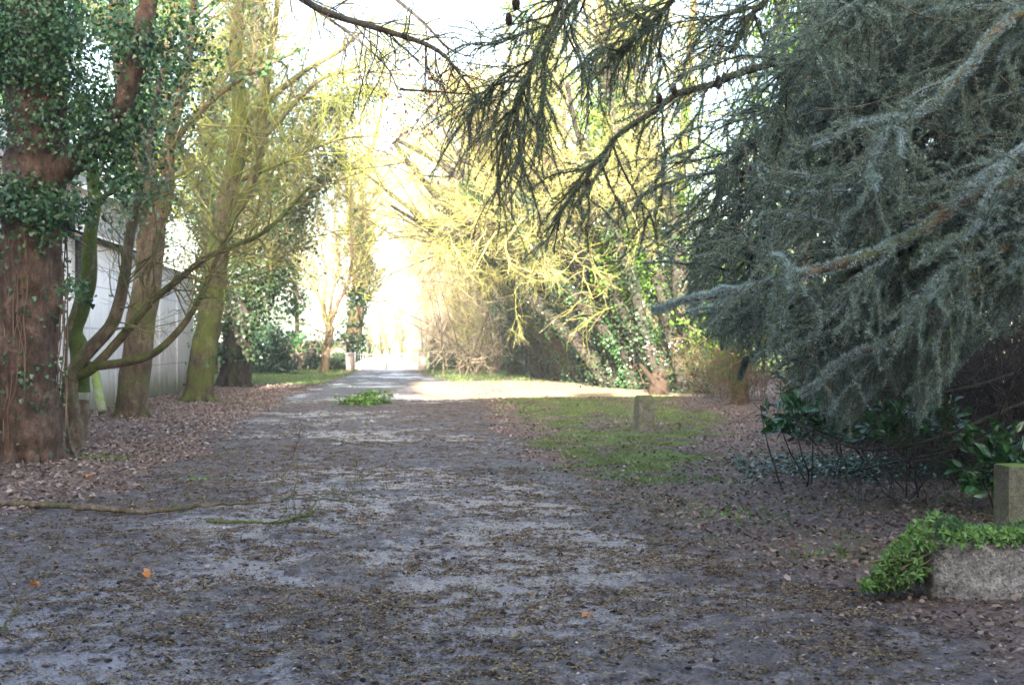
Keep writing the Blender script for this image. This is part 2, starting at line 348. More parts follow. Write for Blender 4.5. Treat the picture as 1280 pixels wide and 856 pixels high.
# ------------------------------------------------------------------ ground
def path_edges(y):
    """left and right edge of the muddy drive at distance y"""
    ys = np.array([0, 6, 9, 12, 17, 25, 35, 50, 68, 90, 400])
    lf = np.array([-5.5, -4.6, -4.5, -4.4, -4.5, -5.4, -6.4, -7.6, -8.9, -10.6, -36])
    rt = np.array([3.0, 2.4, 1.8, 1.15, .4, -.2, -.9, -2.7, -5.4, -7.2, -32])
    return np.interp(y, ys, lf), np.interp(y, ys, rt)
def masks(x, y):
    l, r = path_edges(y); n1 = fbm2(x, y, .55, 4, 1.); n2 = fbm2(x, y, 2.2, 4, 7.)
    wob = (n1 - .5) * 1.6 + (n2 - .5) * .7
    inp = sstep(-.25, .25, np.minimum(x - l, r - x) + wob)          # on the drive
    # wet tarmac shows in the middle of the drive, clearest in the left foreground
    c = (l + r) / 2; u = (x - c) / np.maximum((r - l) / 2, .1)
    wet = (.34 + .16 * np.cos(u * 1.6) + (n1 - .5) * 1.1 + (n2 - .5) * .9 - .09 * sstep(0, 2.6, x) - .05 * sstep(15, 40, y)) * inp
    wet = np.where((x < -1.6 - .12 * y * 0) & (y < 12.5), wet + .12 * (1 - np.abs(x + 2.4) / 2.5).clip(0), wet)
    wet *= 1 - .75 * sstep(-2.4, -3.9, x + .0 * y) * (y < 20)
    # lawn on the right, thin worn grass
    gl = sstep(-.2, .9, x - r + wob * .9) * sstep(.1, 1.2, (3.2 + .0 * y) + np.interp(y, [0, 12, 20, 30, 50], [-3.2, -.8, 1.1, 1.9, 3.0]) - x - .2 + wob) * sstep(8.8, 12.5, y + wob)
    gl = gl * (.12 + 1.0 * sstep(.34, .62, n2 * .6 + n1 * .4))
    glf = sstep(43, 50, y) * sstep(0, .5, l + .2 - x + wob) * sstep(-14.5, -13, x)  # far left lawn
    gfr = sstep(52, 56, y) * sstep(0, .5, x - r)
    grass = np.clip(np.maximum(np.maximum(gl, glf), gfr), 0, 1)
    litter = (1 - inp) * (1 - grass) 
    litter = np.where(x > 1, litter * .55, litter)
    sun_strip = sstep(33, 35, y) * sstep(52, 47, y) * sstep(-1.2, .2, x - r * 1. + 1.2 + wob * .3) * sstep(6.5, 4.5, x) * .9  # tan band painted where the sunlit strip crosses the ground
    grass = grass * (1 - sun_strip)
    field = sstep(71.5, 73, y)
    pud = .30 + .4 * (n1 - .5) + .0 * x
    pud += .33 * np.exp(-(((x + 2.55) / .55) ** 2 + ((y - 10.2) / .8) ** 2)) + .28 * np.exp(-(((x + 2.9) / 1.1) ** 2 + ((y - 24) / 2.5) ** 2)) + .3 * np.exp(-(((x + 6.5) / 1.5) ** 2 + ((y - 45) / 4.5) ** 2)) + .3 * np.exp(-(((x - 2.6) / .8) ** 2 + ((y - 6.3) / .35) ** 2))
    pud *= inp
    return inp, wet, grass, litter, sun_strip, field, pud
def gz(x, y):
    l, r = path_edges(y); off = np.maximum(l - x, x - r)
    bank = .10 * sstep(0, 3, off) + .10 * sstep(3, 9, off)
    h = (fbm2(x, y, .5, 3, 3.) - .5) * .09 + (fbm2(x, y, 5., 4, 9.) - .5) * .045
    far = sstep(60, 72, y)
    fine = 1 - sstep(25, 60, y)
    h2 = (np.abs(fbm2(x, y, 14., 4, 2.) - .5)) * .05 * fine
    # raised mud against scraped tarmac
    n1 = fbm2(x, y, .55, 4, 1.); n2 = fbm2(x, y, 2.2, 4, 7.)
    return (h + h2 + .025 * sstep(.55, .42, (n1 + n2) / 2) * fine) * (1 - far) - .02 + bank * (1 - far) * .5
def gz1(x, y): return float(gz(np.array([float(x)]), np.array([float(y)]))[0])
def axis_y():
    y = [3.0]
    while y[-1] < 76: y.append(y[-1] + max(.018, .0042 * y[-1]))
    while y[-1] < 600: y.append(y[-1] * 1.12)
    lo = [-60, -30, -14, -6, -2, .5, 2]
    return np.array(lo + y)
def axis_x():
    x = [0.0]
    while x[-1] < 5: x.append(x[-1] + .026)
    while x[-1] < 16: x.append(x[-1] + .06)
    while x[-1] < 480: x.append(x[-1] * 1.16)
    x = np.array(x); return np.concatenate([-x[:0:-1], x])
ys, xs = axis_y(), axis_x()
X, Y = np.meshgrid(xs, ys); xf, yf = X.ravel(), Y.ravel()
inp, wet, grass, litter, sun_strip, field, pud = masks(xf, yf)
V = np.stack([xf, yf, gz(xf, yf)], -1)
ny, nx = X.shape; idx = np.arange(nx * ny).reshape(ny, nx)
Q = np.stack([idx[:-1, :-1], idx[:-1, 1:], idx[1:, 1:], idx[1:, :-1]], -1).reshape(-1, 4)
cx = inp[Q].mean(1); cg = grass[Q].mean(1); cf = field[Q].mean(1)
cls = np.where(cf > .5, 3, np.where(cx > .5, 1, np.where(cg > .5, 2, 0)))
for k, nm in enumerate(['ground', 'path', 'lawn', 'field']):
    q = Q[cls == k]; u, inv = np.unique(q, return_inverse=True)
    mb = MB(); mb.add(V[u], inv.reshape(q.shape))
    mb.build(nm, M['ground'], smooth=True, kind='structure', attrs=dict(wet=wet[u], grass=grass[u], litter=litter[u], sun_strip=sun_strip[u], field=field[u], puddle=pud[u]))

def haze():
    mb = MB(); x, y0, y1 = 720., -80., 900.; v = [(-x, y0, -1.5), (x, y0, -1.5), (x, y1, -1.5), (-x, y1, -1.5), (-x, y0, 26), (x, y0, 26), (x, y1, 26), (-x, y1, 26)]
    mb.add(v, [(0, 3, 2, 1), (4, 5, 6, 7), (0, 1, 5, 4), (1, 2, 6, 5), (2, 3, 7, 6), (3, 0, 4, 7)])
    t = NT('haze_air'); p = t.n('ShaderNodeVolumePrincipled'); p.inputs['Color'].default_value = (.93, .93, .93, 1); p.inputs['Density'].default_value = HAZE; p.inputs['Anisotropy'].default_value = .0
    t.l(p.outputs[0], t.out.inputs['Volume']); mb.build('haze', t.m, kind='stuff')
HAZE = .0008
haze()

# ------------------------------------------------------------------ ground cover
def scatter(n, x0, x1, y0, y1, dens, g=rng):
    out = []; tot = 0
    while tot < n:
        y = np.sqrt(g.uniform(y0 ** 1.0, y1 ** 1.0, 60000) * 1.0) ** 2; x = g.uniform(x0, x1, 60000)
        vis = np.abs(x) < y * .47 + .6
        keep = vis & (g.random(60000) < dens(x, y)); x, y = x[keep], y[keep]
        out.append(np.stack([x, y], 1)); tot += len(x)
    p = np.concatenate(out)[:n]; return np.column_stack([p, gz(p[:, 0], p[:, 1])])
def flat_dirs(n, tilt=.35, g=rng):
    a = g.uniform(0, 2 * np.pi, n); return nrm(np.stack([np.cos(a), np.sin(a), g.normal(0, tilt, n)], -1))
def upn(n, s=.4, g=rng): return nrm(np.array([0, 0, 1.]) + g.normal(0, s, (n, 3)))
def dl_left(x, y):
    i, w_, g_, l, *_ = masks(x, y); return (l > .4) * (x < 1) * np.clip(25 / y, .1, 1) + 0.
def lay(name, n, box, dens, size, mat, TV, TF, kind='stuff', lift=.012, tilt=.35, normal_s=.45):
    p = scatter(n, *box, dens); p[:, 2] += lift * rng.random(n)
    mb = MB(); D = flat_dirs(n, tilt); inst(mb, TV, TF, p, rot_from(D, upn(n, normal_s)), size * rng.uniform(.6, 1.4, n)); return mb.build(name, M[mat], kind=kind)
def dens_litter(x, y):
    i, w_, g_, l, *_ = masks(x, y); return np.where(x < 1, l, 0) * np.clip(22 / y, .15, 1)
lay('fallen_leaves', 26000, (-11, 0, 7, 46), dens_litter, .062, 'dead_leaf', LEAF_V, LEAF_F, lift=.03)
def dens_r(x, y):
    i, w_, g_, l, *_ = masks(x, y); return np.where(x > 0, (1 - i) * (1 - g_ * .8), 0) * np.clip(12 / y, .12, 1)
lay('fallen_leaves', 26000, (0, 9, 5.2, 34), dens_r, .05, 'dark_leaf', LEAF_V, LEAF_F, lift=.03, tilt=.5)
def dens_any(x, y): return np.clip(8 / y, .05, 1) ** 1.6
lay('fallen_leaves', 14000, (-8, 8, 5.2, 40), dens_any, .026, 'dead_leaf', LEAF_V, LEAF_F, lift=.015)
def dens_path(x, y):
    i, w_, g_, l, *_ = masks(x, y); n = fbm2(x, y, 1.6, 3, 4.); n2 = fbm2(x, y, 6., 3, 14.)
    return i * sstep(.36, .6, n * .45 + n2 * .55) * np.clip(8 / y, .1, 1) ** 1.3 + .05 * i * np.clip(8 / y, .1, 1)
def debris():
    n = 11000; c = scatter(n, -8, 8, 5.0, 34, dens_path); k = 26; mb = MB()
    ax = flat_dirs(n, .05); ax[:, 0] += np.sign(ax[:, 0]) * .8; ax = nrm(ax)
    sz = rng.uniform(.02, .075, n)[:, None]
    C = np.repeat(c, k, 0); A = np.repeat(ax, k, 0); S = np.repeat(sz, k, 0)
    p = C + A * S * rng.normal(0, .7, (n * k, 1)) + rng.normal(0, .3, (n * k, 3)) * S * np.array([1, 1, .25]) + np.array([0, 0, .006]); p[:, 2] = np.maximum(p[:, 2], C[:, 2] + .002)
    D = nrm(A + rng.normal(0, .55, (n * k, 3)) * np.array([1, 1, .5]))
    inst(mb, LAN_V, LAN_F, p, rot_from(D, upn(n * k, .6)), rng.uniform(.010, .036, n * k)); mb.build('needle_debris', M['debris'], kind='stuff')
    # straw-like strips and loose needles everywhere
    n = 190000; p = scatter(n, -8, 8, 5.0, 34, lambda x, y: (.25 + fbm2(x, y, 3., 3, 5.)) * np.clip(8 / y, .08, 1) ** 1.3); p[:, 2] += .006
    D = flat_dirs(n, .12); mb = MB(); inst(mb, LAN_V * np.array([1.2, 1, 1]), LAN_F, p, rot_from(D, upn(n, .3)), rng.uniform(.008, .034, n) * 1.0); mb.build('needle_debris', M['debris'], kind='stuff')
debris()
def clods():
    ico = [(0, 0, 1), (.9, 0, .35), (.28, .85, .4), (-.72, .53, .3), (-.7, -.5, .35), (.3, -.85, .3), (.7, .5, -.4), (-.3, .85, -.4), (-.9, 0, -.4), (-.3, -.85, -.4), (.7, -.5, -.4)]
    f = [(0, 1, 2), (0, 2, 3), (0, 3, 4), (0, 4, 5), (0, 5, 1), (1, 6, 2), (2, 7, 3), (3, 8, 4), (4, 9, 5), (5, 10, 1), (2, 6, 7), (3, 7, 8), (4, 8, 9), (5, 9, 10), (1, 10, 6)]
    n = 3500; p = scatter(n, -8, 8, 5.0, 30, dens_path); mb = MB(); D = flat_dirs(n, .1)
    inst(mb, np.array(ico) * np.array([1, 1.4, .6]), np.array(f), p + np.array([0, 0, .003]), rot_from(D, upn(n, .25)), rng.uniform(.004, .015, n) ** 1.0 * rng.choice([.6, 1, 1.4], n)); mb.build('mud_clods', M['clod'], kind='stuff', smooth=False)
clods()
def blades(name, n, box, dens, hgt, mat='grass'):
    p = scatter(n, *box, dens); D = nrm(np.array([0, 0, 1.]) + rng.normal(0, .45, (n, 3))); mb = MB()
    inst(mb, BLD_V * np.array([1.6, 1, 1]), BLD_F, p - np.array([0, 0, .004]), rot_from(D), hgt * rng.uniform(.5, 1.3, n)); return mb.build(name, M[mat], kind='stuff')
blades('grass', 75000, (-2, 8, 10, 36), lambda x, y: masks(x, y)[2] * sstep(.42, .6, fbm2(x, y, 3., 3, 6.)), .045)
blades('grass', 26000, (-16, 6, 43, 72), lambda x, y: masks(x, y)[2], .12)
blades('grass', 16000, (.8, 5, 8, 17), lambda x, y: sstep(.46, .58, fbm2(x, y, 2.2, 3, 6.)) * (1 - masks(x, y)[0]), .035)
def weeds():
    mb = MB()
    for (px, py, r, n) in ((130, 575, .25, 120), (300, 505, .4, 60), (690, 588, .5, 60), (830, 585, .6, 110), (900, 605, .3, 60), (250, 600, .2, 40), (930, 640, .3, 60), (1030, 690, .2, 30)):
        c = G(px, py); p = c + rng.normal(0, r, (n, 3)) * np.array([1, 1, 0]); p[:, 2] = gz(p[:, 0], p[:, 1]) + .01
        D = nrm(flat_dirs(n, .3) + np.array([0, 0, .6])); inst(mb, LEAF_V, LEAF_F, p, rot_from(D), rng.uniform(.03, .06, n))
    mb.build('weeds', M['trailer'], kind='stuff')
weeds()

# ------------------------------------------------------------------ plants: shared builders
def pts3(line): return np.array([P(*q) if len(q) == 3 else np.array(q[:3]) for q in line])   # a 4-tuple is already a place in the world
def leafcloud(mb, C, n_each, spread, size, TV=IVY_V, TF=IVY_F, g=rng, droop=-.3, sq=(1, 1, 1)):
    C = np.repeat(C, n_each, 0); n = len(C); p = C + g.normal(0, 1, (n, 3)) * spread * np.asarray(sq)
    D = nrm(g.normal(0, 1, (n, 3)) + np.array([0, 0, droop])); inst(mb, TV, TF, p, rot_from(D, nrm(g.normal(0, .8, (n, 3)) + np.array([0, -.5, .9]))), size * g.uniform(.6, 1.35, n))
def limbs_to(mb, lines, k=16, rough=.18, n=28):
    """lines: (points, r0, r1) -> list of (L,R)"""
    out = []
    for pts, r0, r1 in lines:
        L = smooth_line(pts3(pts), n); t = np.linspace(0, 1, n); R = r0 * (1 - t) + r1 * t
        out.append((L, R)); tubes(mb, L, R, k, rough, 4.)
    return np.array([o[0] for o in out]), np.array([o[1] for o in out])
def twiggery(mb, L, R, n1, n2, n3, l1, l2, l3, r1=.02, up=(0, 0, .1), a=(35, 80), t0=.3, wig=.16, minr=.0035, g=rng, tips=None):
    """three orders of branching off the lines; returns tip positions"""
    res = []
    s, d, r, t = kids(L, R, n1, t0, 1, *a, g, up); A = grow(s, d, l1 * g.uniform(.5, 1.2, n1), 9, wig, np.array(up) * .25, g); RA = taper(np.minimum(r * .7, r1), .35, n1, 10); tubes(mb, A, RA, 5); res.append(A)
    if n2:
        s, d, r, t = kids(A, RA, n2, .2, 1, 25, 65, g, up); B = grow(s, d, l2 * g.uniform(.5, 1.2, n2), 6, wig, np.array(up) * .3, g); RB = taper(np.maximum(r * .6, minr), .45, n2, 7); tubes(mb, B, RB, 4); res.append(B)
        if n3:
            s, d, r, t = kids(B, RB, n3, .15, 1, 25, 65, g, up); Cc = grow(s, d, l3 * g.uniform(.4, 1.2, n3), 4, wig, np.array(up) * .3, g); RC = taper(np.maximum(r * .6, minr), .55, n3, 5); tubes(mb, Cc, RC, 3); res.append(Cc)
    return res
def ivy_wrap(mb, L, R, n, size, t0=0, t1=1, out=.10, TV=IVY_V, TF=IVY_F, clump=.5, g=rng):
    """leaves standing off a stem, thick where clump noise is high"""
    L = np.atleast_3d(L) if L.ndim == 2 else L
    if L.ndim == 2 or L.shape[-1] != 3: L = L.reshape(1, -1, 3)
    s, d, r, t = kids(L, R, int(n * 2.2), t0, t1, 90, 90, g)
    nz = fbm(s * 1.7 + 9, 3); k = np.argsort(-(nz + g.random(len(s)) * (1 - clump)))[:n]; s, d, r, nz = s[k], d[k], r[k], nz[k]
    off = r + np.abs(g.normal(0, out, n)) * (.4 + 2 * np.clip(nz - .35, 0, 1)) + .01
    p = s + d * off[:, None] + g.normal(0, .04, (n, 3))
    D = nrm(np.array([0, 0, -.7]) + g.normal(0, .6, (n, 3)) + d * .4)
    inst(mb, TV, TF, p, rot_from(D, nrm(d + g.normal(0, .5, (n, 3)) + np.array([0, 0, .4]))), size * g.uniform(.6, 1.3, n))
def root_flare(mb, c, r, n=7, g=rng, ln=.5):
    for i in range(n):
        a = 2 * np.pi * (i + g.random() * .6) / n; d = np.array([np.cos(a), np.sin(a), 0])
        pts = [c + d * r * .55 + np.array([0, 0, .55 * r + .1]), c + d * (r * .95) + np.array([0, 0, .10]), c + d * (r + ln * g.uniform(.4, 1)) + np.array([0, 0, -.06])]
        tubes(mb, smooth_line(np.array(pts), 9), np.linspace(r * .42, r * .10, 9), 9, .2, 5.)

# ================================================================== LEFT SIDE
# --- white shed wall behind the left trees
def box(mb, x0, x1, y0, y1, z0, z1):
    v = [(x0, y0, z0), (x1, y0, z0), (x1, y1, z0), (x0, y1, z0), (x0, y0, z1), (x1, y0, z1), (x1, y1, z1), (x0, y1, z1)]
    mb.add(v, [(0, 3, 2, 1), (4, 5, 6, 7), (0, 1, 5, 4), (1, 2, 6, 5), (2, 3, 7, 6), (3, 0, 4, 7)])
def obox(mb, a, b, th, z0, z1, out=0.):
    """box along the line a-b (xy) of thickness th, moved 'out' to its right-hand normal"""
    a = np.array(a[:2], float); b = np.array(b[:2], float); d = nrm(b - a); nn = np.array([d[1], -d[0]])
    c = [a + nn * out, b + nn * out, b + nn * (out - th), a + nn * (out - th)]
    v = [(*q, z0) for q in c] + [(*q, z1) for q in c]
    mb.add(v, [(0, 1, 2, 3)[::-1], (4, 5, 6, 7), (0, 1, 5, 4), (1, 2, 6, 5), (2, 3, 7, 6), (3, 0, 4, 7)])
A0, A1 = np.array([-8.3, 14.0]), np.array([-10.75, 40.5])
shed = thing('white_shed', 'long white panelled shed with algae at its foot behind the left row of trunks', 'shed', (A0[0], A0[1], 0))
mb = MB(); obox(mb, A0, A1, 6.0, -.1, 3.86); mb.build('wall', M['white_wall'], shed)
dd = nrm(A1 - A0)
for t_ in np.arange(1.8, 26, 2.7):
    mb = MB(); c = A0 + dd * t_; obox(mb, c, c + dd * .16, .05, 0, 3.84, .047); mb.build('pilaster', M['white_wall'], shed)
mb = MB(); nn = np.array([dd[1], -dd[0]]); a = A0 + nn * .25; b = A1 + nn * .25 + dd * .3
a2, b2, a3, b3 = a - nn * 3.3, b - nn * 3.3, a - nn * 6.6, b - nn * 6.6
mb.add([(*a, 3.87), (*b, 3.87), (*b2, 5.1), (*a2, 5.1), (*a3, 3.87), (*b3, 3.87)], [(0, 1, 2, 3), (3, 2, 5, 4)]); mb.add([(*a, 3.94), (*b, 3.94), (*b2, 5.18), (*a2, 5.18), (*a3, 3.94), (*b3, 3.94)], [(0, 1, 2, 3), (3, 2, 5, 4)]); mb.build('roof', M['sheet'], shed)
c = A0 + dd * 11.7; mb = MB(); L = np.array([(*(c + nn * .12), z) for z in np.linspace(1.1, 3.86, 8)]); tubes(mb, L, np.full(8, .085), 12); mb.build('drainpipe', M['dark_metal'], shed, smooth=True)
# leaning plank
pa, pb = P(128, 515, 23.8), P(119, 466, 24.3); mb = MB(); tubes(mb, np.linspace(pa, pb, 4), np.full(4, .12), 4, cap=True); tag(mb.build('leaning_plank', M['plank']), 'pale green-stained plank leaning on the white shed wall', 'plank')
# grey house above the shed roof
hs = thing('grey_house', 'grey rendered house whose wall shows above the shed roof through the trees', 'house', (-17, 34, 0))
mb = MB(); box(mb, -22, -12.8, 30, 42, -.1, 6.2); mb.build('wall', M['render_grey'], hs)
mb = MB(); mb.add([(-22.3, 29.7, 6.2), (-12.5, 29.7, 6.2), (-12.5, 42.3, 6.2), (-22.3, 42.3, 6.2), (-17.4, 29.7, 9.6), (-17.4, 42.3, 9.6)], [(1, 2, 5, 4), (3, 0, 4, 5)]); mb.add([(-22.3, 29.7, 6.21), (-12.5, 29.7, 6.21), (-17.4, 29.7, 9.59)], [(0, 1, 2)]); mb.build('roof', M['slate'], hs)
for xx in (-15.2, -14.0):
    mb = MB(); box(mb, xx, xx + .8, 29.9, 30.02, 4.2, 5.6); wf = mb.build('window', M['gate_white'], hs); mb = MB(); box(mb, xx + .08, xx + .72, 29.88, 29.897, 4.28, 5.52); mb.build('pane', M['glass'], wf)

def ivyvines(mb, base, r, h, n, g=rng, rr=.008):
    a = g.uniform(0, 2 * np.pi, n); z0 = g.uniform(-.05, h * .3, n); m = 14
    ang = a[:, None] + np.cumsum(g.normal(0, .10, (n, m)), 1); z = z0[:, None] + np.linspace(0, 1, m)[None] * g.uniform(.4, 1, n)[:, None] * h
    L = np.stack([base(z)[0] + np.cos(ang) * (r(z) + .012), base(z)[1] + np.sin(ang) * (r(z) + .012), z], -1)
    tubes(mb, L, np.full((n, m), rr) * g.uniform(.5, 1.6, (n, 1)), 4)

# --- tree 1: the big ivy-clad trunk at the left edge
g = np.random.default_rng(21)
b1 = G(38, 580); t1 = thing('ivy_clad_tree', 'massive red-barked tree with dark ivy on its upper trunk at the left edge', 'tree', b1)
mb = MB(); D1 = b1[1]
L1, R1 = limbs_to(mb, [([(34, 585, D1), (34, 430, D1), (40, 300, D1), (46, 180, D1), (44, 0, D1), (40, -180, D1)], .41, .35),
                      ([(75, 215, D1 - .1), (120, 180, D1 - .4), (150, 140, D1 - .7), (172, 60, D1 - .9), (200, -60, D1 - 1)], .17, .10),
                      ([(30, 120, D1), (-40, 20, D1), (-120, -60, D1)], .16, .1)], 40, .26, 70)
root_flare(mb, b1 - (.04, 0, 0), .40, 9, g, .25); mb.build('trunk', M['bark_red'], t1, smooth=True)
bx, by = b1[0], b1[1]
mb = MB(); ivyvines(mb, lambda z: (bx + .03 * z, by), lambda z: .43 - .02 * z, 4.6, 26, g, .010); mb.build('ivy_stems', M['twig_brown'], t1)
mb = MB(); ivy_wrap(mb, L1[:1], R1[:1], 14000, .056, .44, 1, .26, clump=.8, g=g); ivy_wrap(mb, L1[:1], R1[:1], 800, .06, 0, .5, .05, g=g)
ivy_wrap(mb, L1[1:], R1[1:], 7000, .056, .1, 1, .26, clump=.8, g=g)
for (px, py, n, s) in ((55, 275, 240, .16), (20, 240, 200, .16), (75, 60, 300, .3), (20, 60, 400, .3), (90, 360, 40, .1), (185, 120, 380, .32), (200, 30, 420, .4), (175, 225, 260, .22), (130, 20, 350, .35), (150, 215, 160, .16), (230, 60, 260, .3), (95, 110, 200, .22)):
    leafcloud(mb, P(px, py, D1 - .45)[None], int(n * 1.8), s, .057, g=g)
mb.build('ivy', M['ivy'], t1)
mb = MB(); O, RO = limbs_to(mb, [([(46, -140, D1), (200, -110, D1 - .5), (320, -40, D1 - 1), (400, 12, D1 - 1.3), (480, 38, D1 - 1.5), (545, 62, D1 - 1.6), (580, 100, D1 - 1.7), (612, 150, D1 - 1.7)], .07, .008),
                 ([(200, -110, D1 - .5), (330, -30, D1), (420, 30, D1 + .3), (480, 80, D1 + .4), (500, 120, D1 + .5)], .03, .006),
                 ([(420, -60, D1), (520, 20, D1), (560, 60, D1), (600, 75, D1)], .03, .004),
                 ([(500, 112, D1 - 1), (560, 116, D1 - 1.2), (600, 122, D1 - 1.3), (640, 150, D1 - 1.3)], .015, .004)], 8, .1, 30)
mb.build('overhanging_branch', M['bark_dark'], t1, smooth=True)
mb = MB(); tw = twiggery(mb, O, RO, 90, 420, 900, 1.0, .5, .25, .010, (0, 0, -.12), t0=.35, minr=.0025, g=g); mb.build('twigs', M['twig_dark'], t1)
mb = MB(); tp = tw[2][:, -1]; sel = tp[g.random(len(tp)) < .42]; inst(mb, DIA_V, DIA_F, sel, rot_from(nrm(g.normal(0, .5, (len(sel), 3)) + np.array([0, 0, -1.]))), g.uniform(.02, .05, len(sel))); mb.build('seed_pods', M['twig_dark'], t1, kind='stuff')
mb = MB(); sel = tp[(tp[:, 0] > P(465, 0, 14)[0]) & (tp[:, 2] < P(0, 40, 14)[2])]; leafcloud(mb, sel[:110], 2, .06, .06, LEAF_V, LEAF_F, g); mb.build('withered_leaves', M['pink_leaf'], t1)

# --- tree 2: crooked multi-stemmed sapling
g = np.random.default_rng(22); D2 = 17.6; b2_ = G(93, 562)
t2 = thing('crooked_tree', 'crooked mossy small tree with several curved stems beside the big left trunk', 'tree', b2_)
mb = MB(); S2, RS2 = limbs_to(mb, [([(96, 570, D2), (90, 520, D2), (88, 478, D2), (105, 445, D2), (140, 405, D2), (155, 350, D2), (163, 290, D2), (175, 240, D2), (190, 150, D2), (215, 40, D2)], .14, .04),
     ([(96, 565, D2 + .3), (103, 500, D2 + .3)], .12, .10)], 16, .16, 40)
mb.build('trunk', M['bark_tan'], t2, smooth=True)
mb = MB(); S2b, RS2b = limbs_to(mb, [([(97, 470, D2), (118, 458, D2), (160, 412, D2), (185, 382, D2), (220, 352, D2), (262, 320, D2), (330, 290, D2), (385, 235, D2)], .08, .025),
     ([(112, 458, D2), (160, 452, D2), (195, 440, D2), (230, 405, D2), (250, 372, D2), (262, 345, D2), (280, 300, D2)], .07, .025)], 16, .16, 40)
mb.build('mossy_arms', M['bark_arm'], t2, smooth=True); S2 = np.concatenate([S2[:1], S2b]); RS2 = np.concatenate([RS2[:1], RS2b])
mb = MB(); S3, RS3 = limbs_to(mb, [([(100, 490, D2 + .4), (100, 440, D2 + .4), (92, 415, D2 + .4), (100, 390, D2 + .4), (110, 350, D2 + .4), (112, 300, D2 + .4), (118, 240, D2 + .4), (105, 120, D2 + .4)], .15, .09),
    ([(118, 252, D2 + .4), (140, 240, D2 + .2), (160, 225, D2)], .05, .03)], 16, .22, 34)
mb.build('mossy_stem', M['bark_green'], t2, smooth=True)
mb = MB(); sets = np.concatenate([S2[:3, ::1][:, np.linspace(0, 39, 30).astype(int)]]); RR = RS2[:3][:, np.linspace(0, 39, 30).astype(int)]
twiggery(mb, sets, RR, 60, 330, 700, 1.3, .7, .35, .014, (.05, 0, .08), t0=.35, minr=.003, g=g); mb.build('twigs', M['twig_olive'], t2)
mb = MB(); v = smooth_line(pts3([(75, 560, D2 - .6), (82, 500, D2 - .5), (84, 430, D2 - .5), (100, 370, D2 - .4), (118, 320, D2 - .2), (80, 290, D2 - .2)]), 24); tubes(mb, v, np.full(24, .022), 6, .2)
v = smooth_line(np.array([P(82, 500, D2 - .5), P(86, 545, D2 - .8), G(100, 580), G(112, 592)]), 14); tubes(mb, v, np.full(14, .02), 6, .2); mb.build('vine', M['bark_tan'], t2, smooth=True)
mb = MB(); leafcloud(mb, pts3([(80, 352, D2 - .8), (95, 360, D2 - .8), (108, 368, D2 - .8)]), 22, .10, .09, g=g); mb.build('leaves', M['ivy'], t2)

# --- trees 3, 4, 5: row of mossy trunks
def row_tree(name, label, base, lines, mat, twm, seed, n=(70, 420, 1100), l=(2.2, 1.2, .55), up=(0, 0, .1), r1=.024, flare=.4, ivy=None, ivymat='ivy', t0=.3, minr=.0036, group=None, sides=24, leaves=None, rough=.2):
    g = np.random.default_rng(seed); b = G(*base); t = thing(name, label, 'tree', b, group); mb = MB()
    L, R = limbs_to(mb, lines, sides, rough, 40); root_flare(mb, b, lines[0][1], 8, g, flare); mb.build('trunk', M[mat], t, smooth=True)
    mb = MB(); tw = twiggery(mb, L, R, *n, *l, r1, up, t0=t0, minr=minr, g=g); mb.build('crown', M[twm], t)
    if ivy:
        mb = MB()
        for (cnt, sz, a, b_, out) in ivy: ivy_wrap(mb, L, R, cnt, sz, a, b_, out, g=g)
        if leaves:
            for (px, py, d, cnt, s, sz) in leaves: leafcloud(mb, P(px, py, d)[None], cnt, s, sz, g=g)
        mb.build('ivy', M[ivymat], t)
    return t
D = G(165, 525)[1]
row_tree('mossy_tree', 'brown-trunked mossy tree standing in front of the white shed wall', (165, 525),
    [([(165, 530, D), (168, 470, D), (176, 400, D), (187, 330, D), (190, 270, D), (180, 215, D), (165, 140, D), (150, 40, D), (150, -80, D)], .32, .20),
     ([(186, 300, D), (207, 250, D), (212, 180, D), (230, 100, D), (245, 0, D)], .16, .09), ([(200, 210, D), (240, 150, D), (300, 100, D), (380, 60, D)], .07, .03)],
    'bark_brown', 'twig_olive', 31, n=(60, 420, 1100), ivy=[(900, .09, .45, 1, .15)], leaves=[(150, 240, D, 350, .35, .1), (200, 120, D, 250, .4, .1)])
D = G(248, 502)[1]
row_tree('mossy_tree', 'tapering mossy trunk leaning right with a yellow-green sunlit top, third from the left edge', (248, 502),
    [([(248, 508, D), (254, 450, D), (264, 390, D), (272, 320, D), (284, 250, D), (296, 190, D), (300, 130, D), (294, 70, D), (300, -20, D), (305, -120, D)], .39, .12),
     ([(275, 290, D), (310, 240, D), (325, 180, D), (335, 90, D), (345, 20, D), (350, -60, D)], .15, .06),
     ([(298, 160, D), (330, 130, D), (380, 90, D), (430, 60, D), (470, 20, D)], .11, .03),
     ([(298, 200, D), (340, 160, D), (400, 100, D), (450, 90, D), (520, 95, D)], .09, .02),
     ([(290, 230, D), (360, 200, D), (420, 175, D), (470, 170, D)], .08, .02)],
    'bark_moss', 'twig_lime', 32, n=(130, 1100, 3600), l=(2.6, 1.3, .6), ivy=[(400, .1, .0, .5, .08)], t0=.25)
D = G(292, 485)[1]
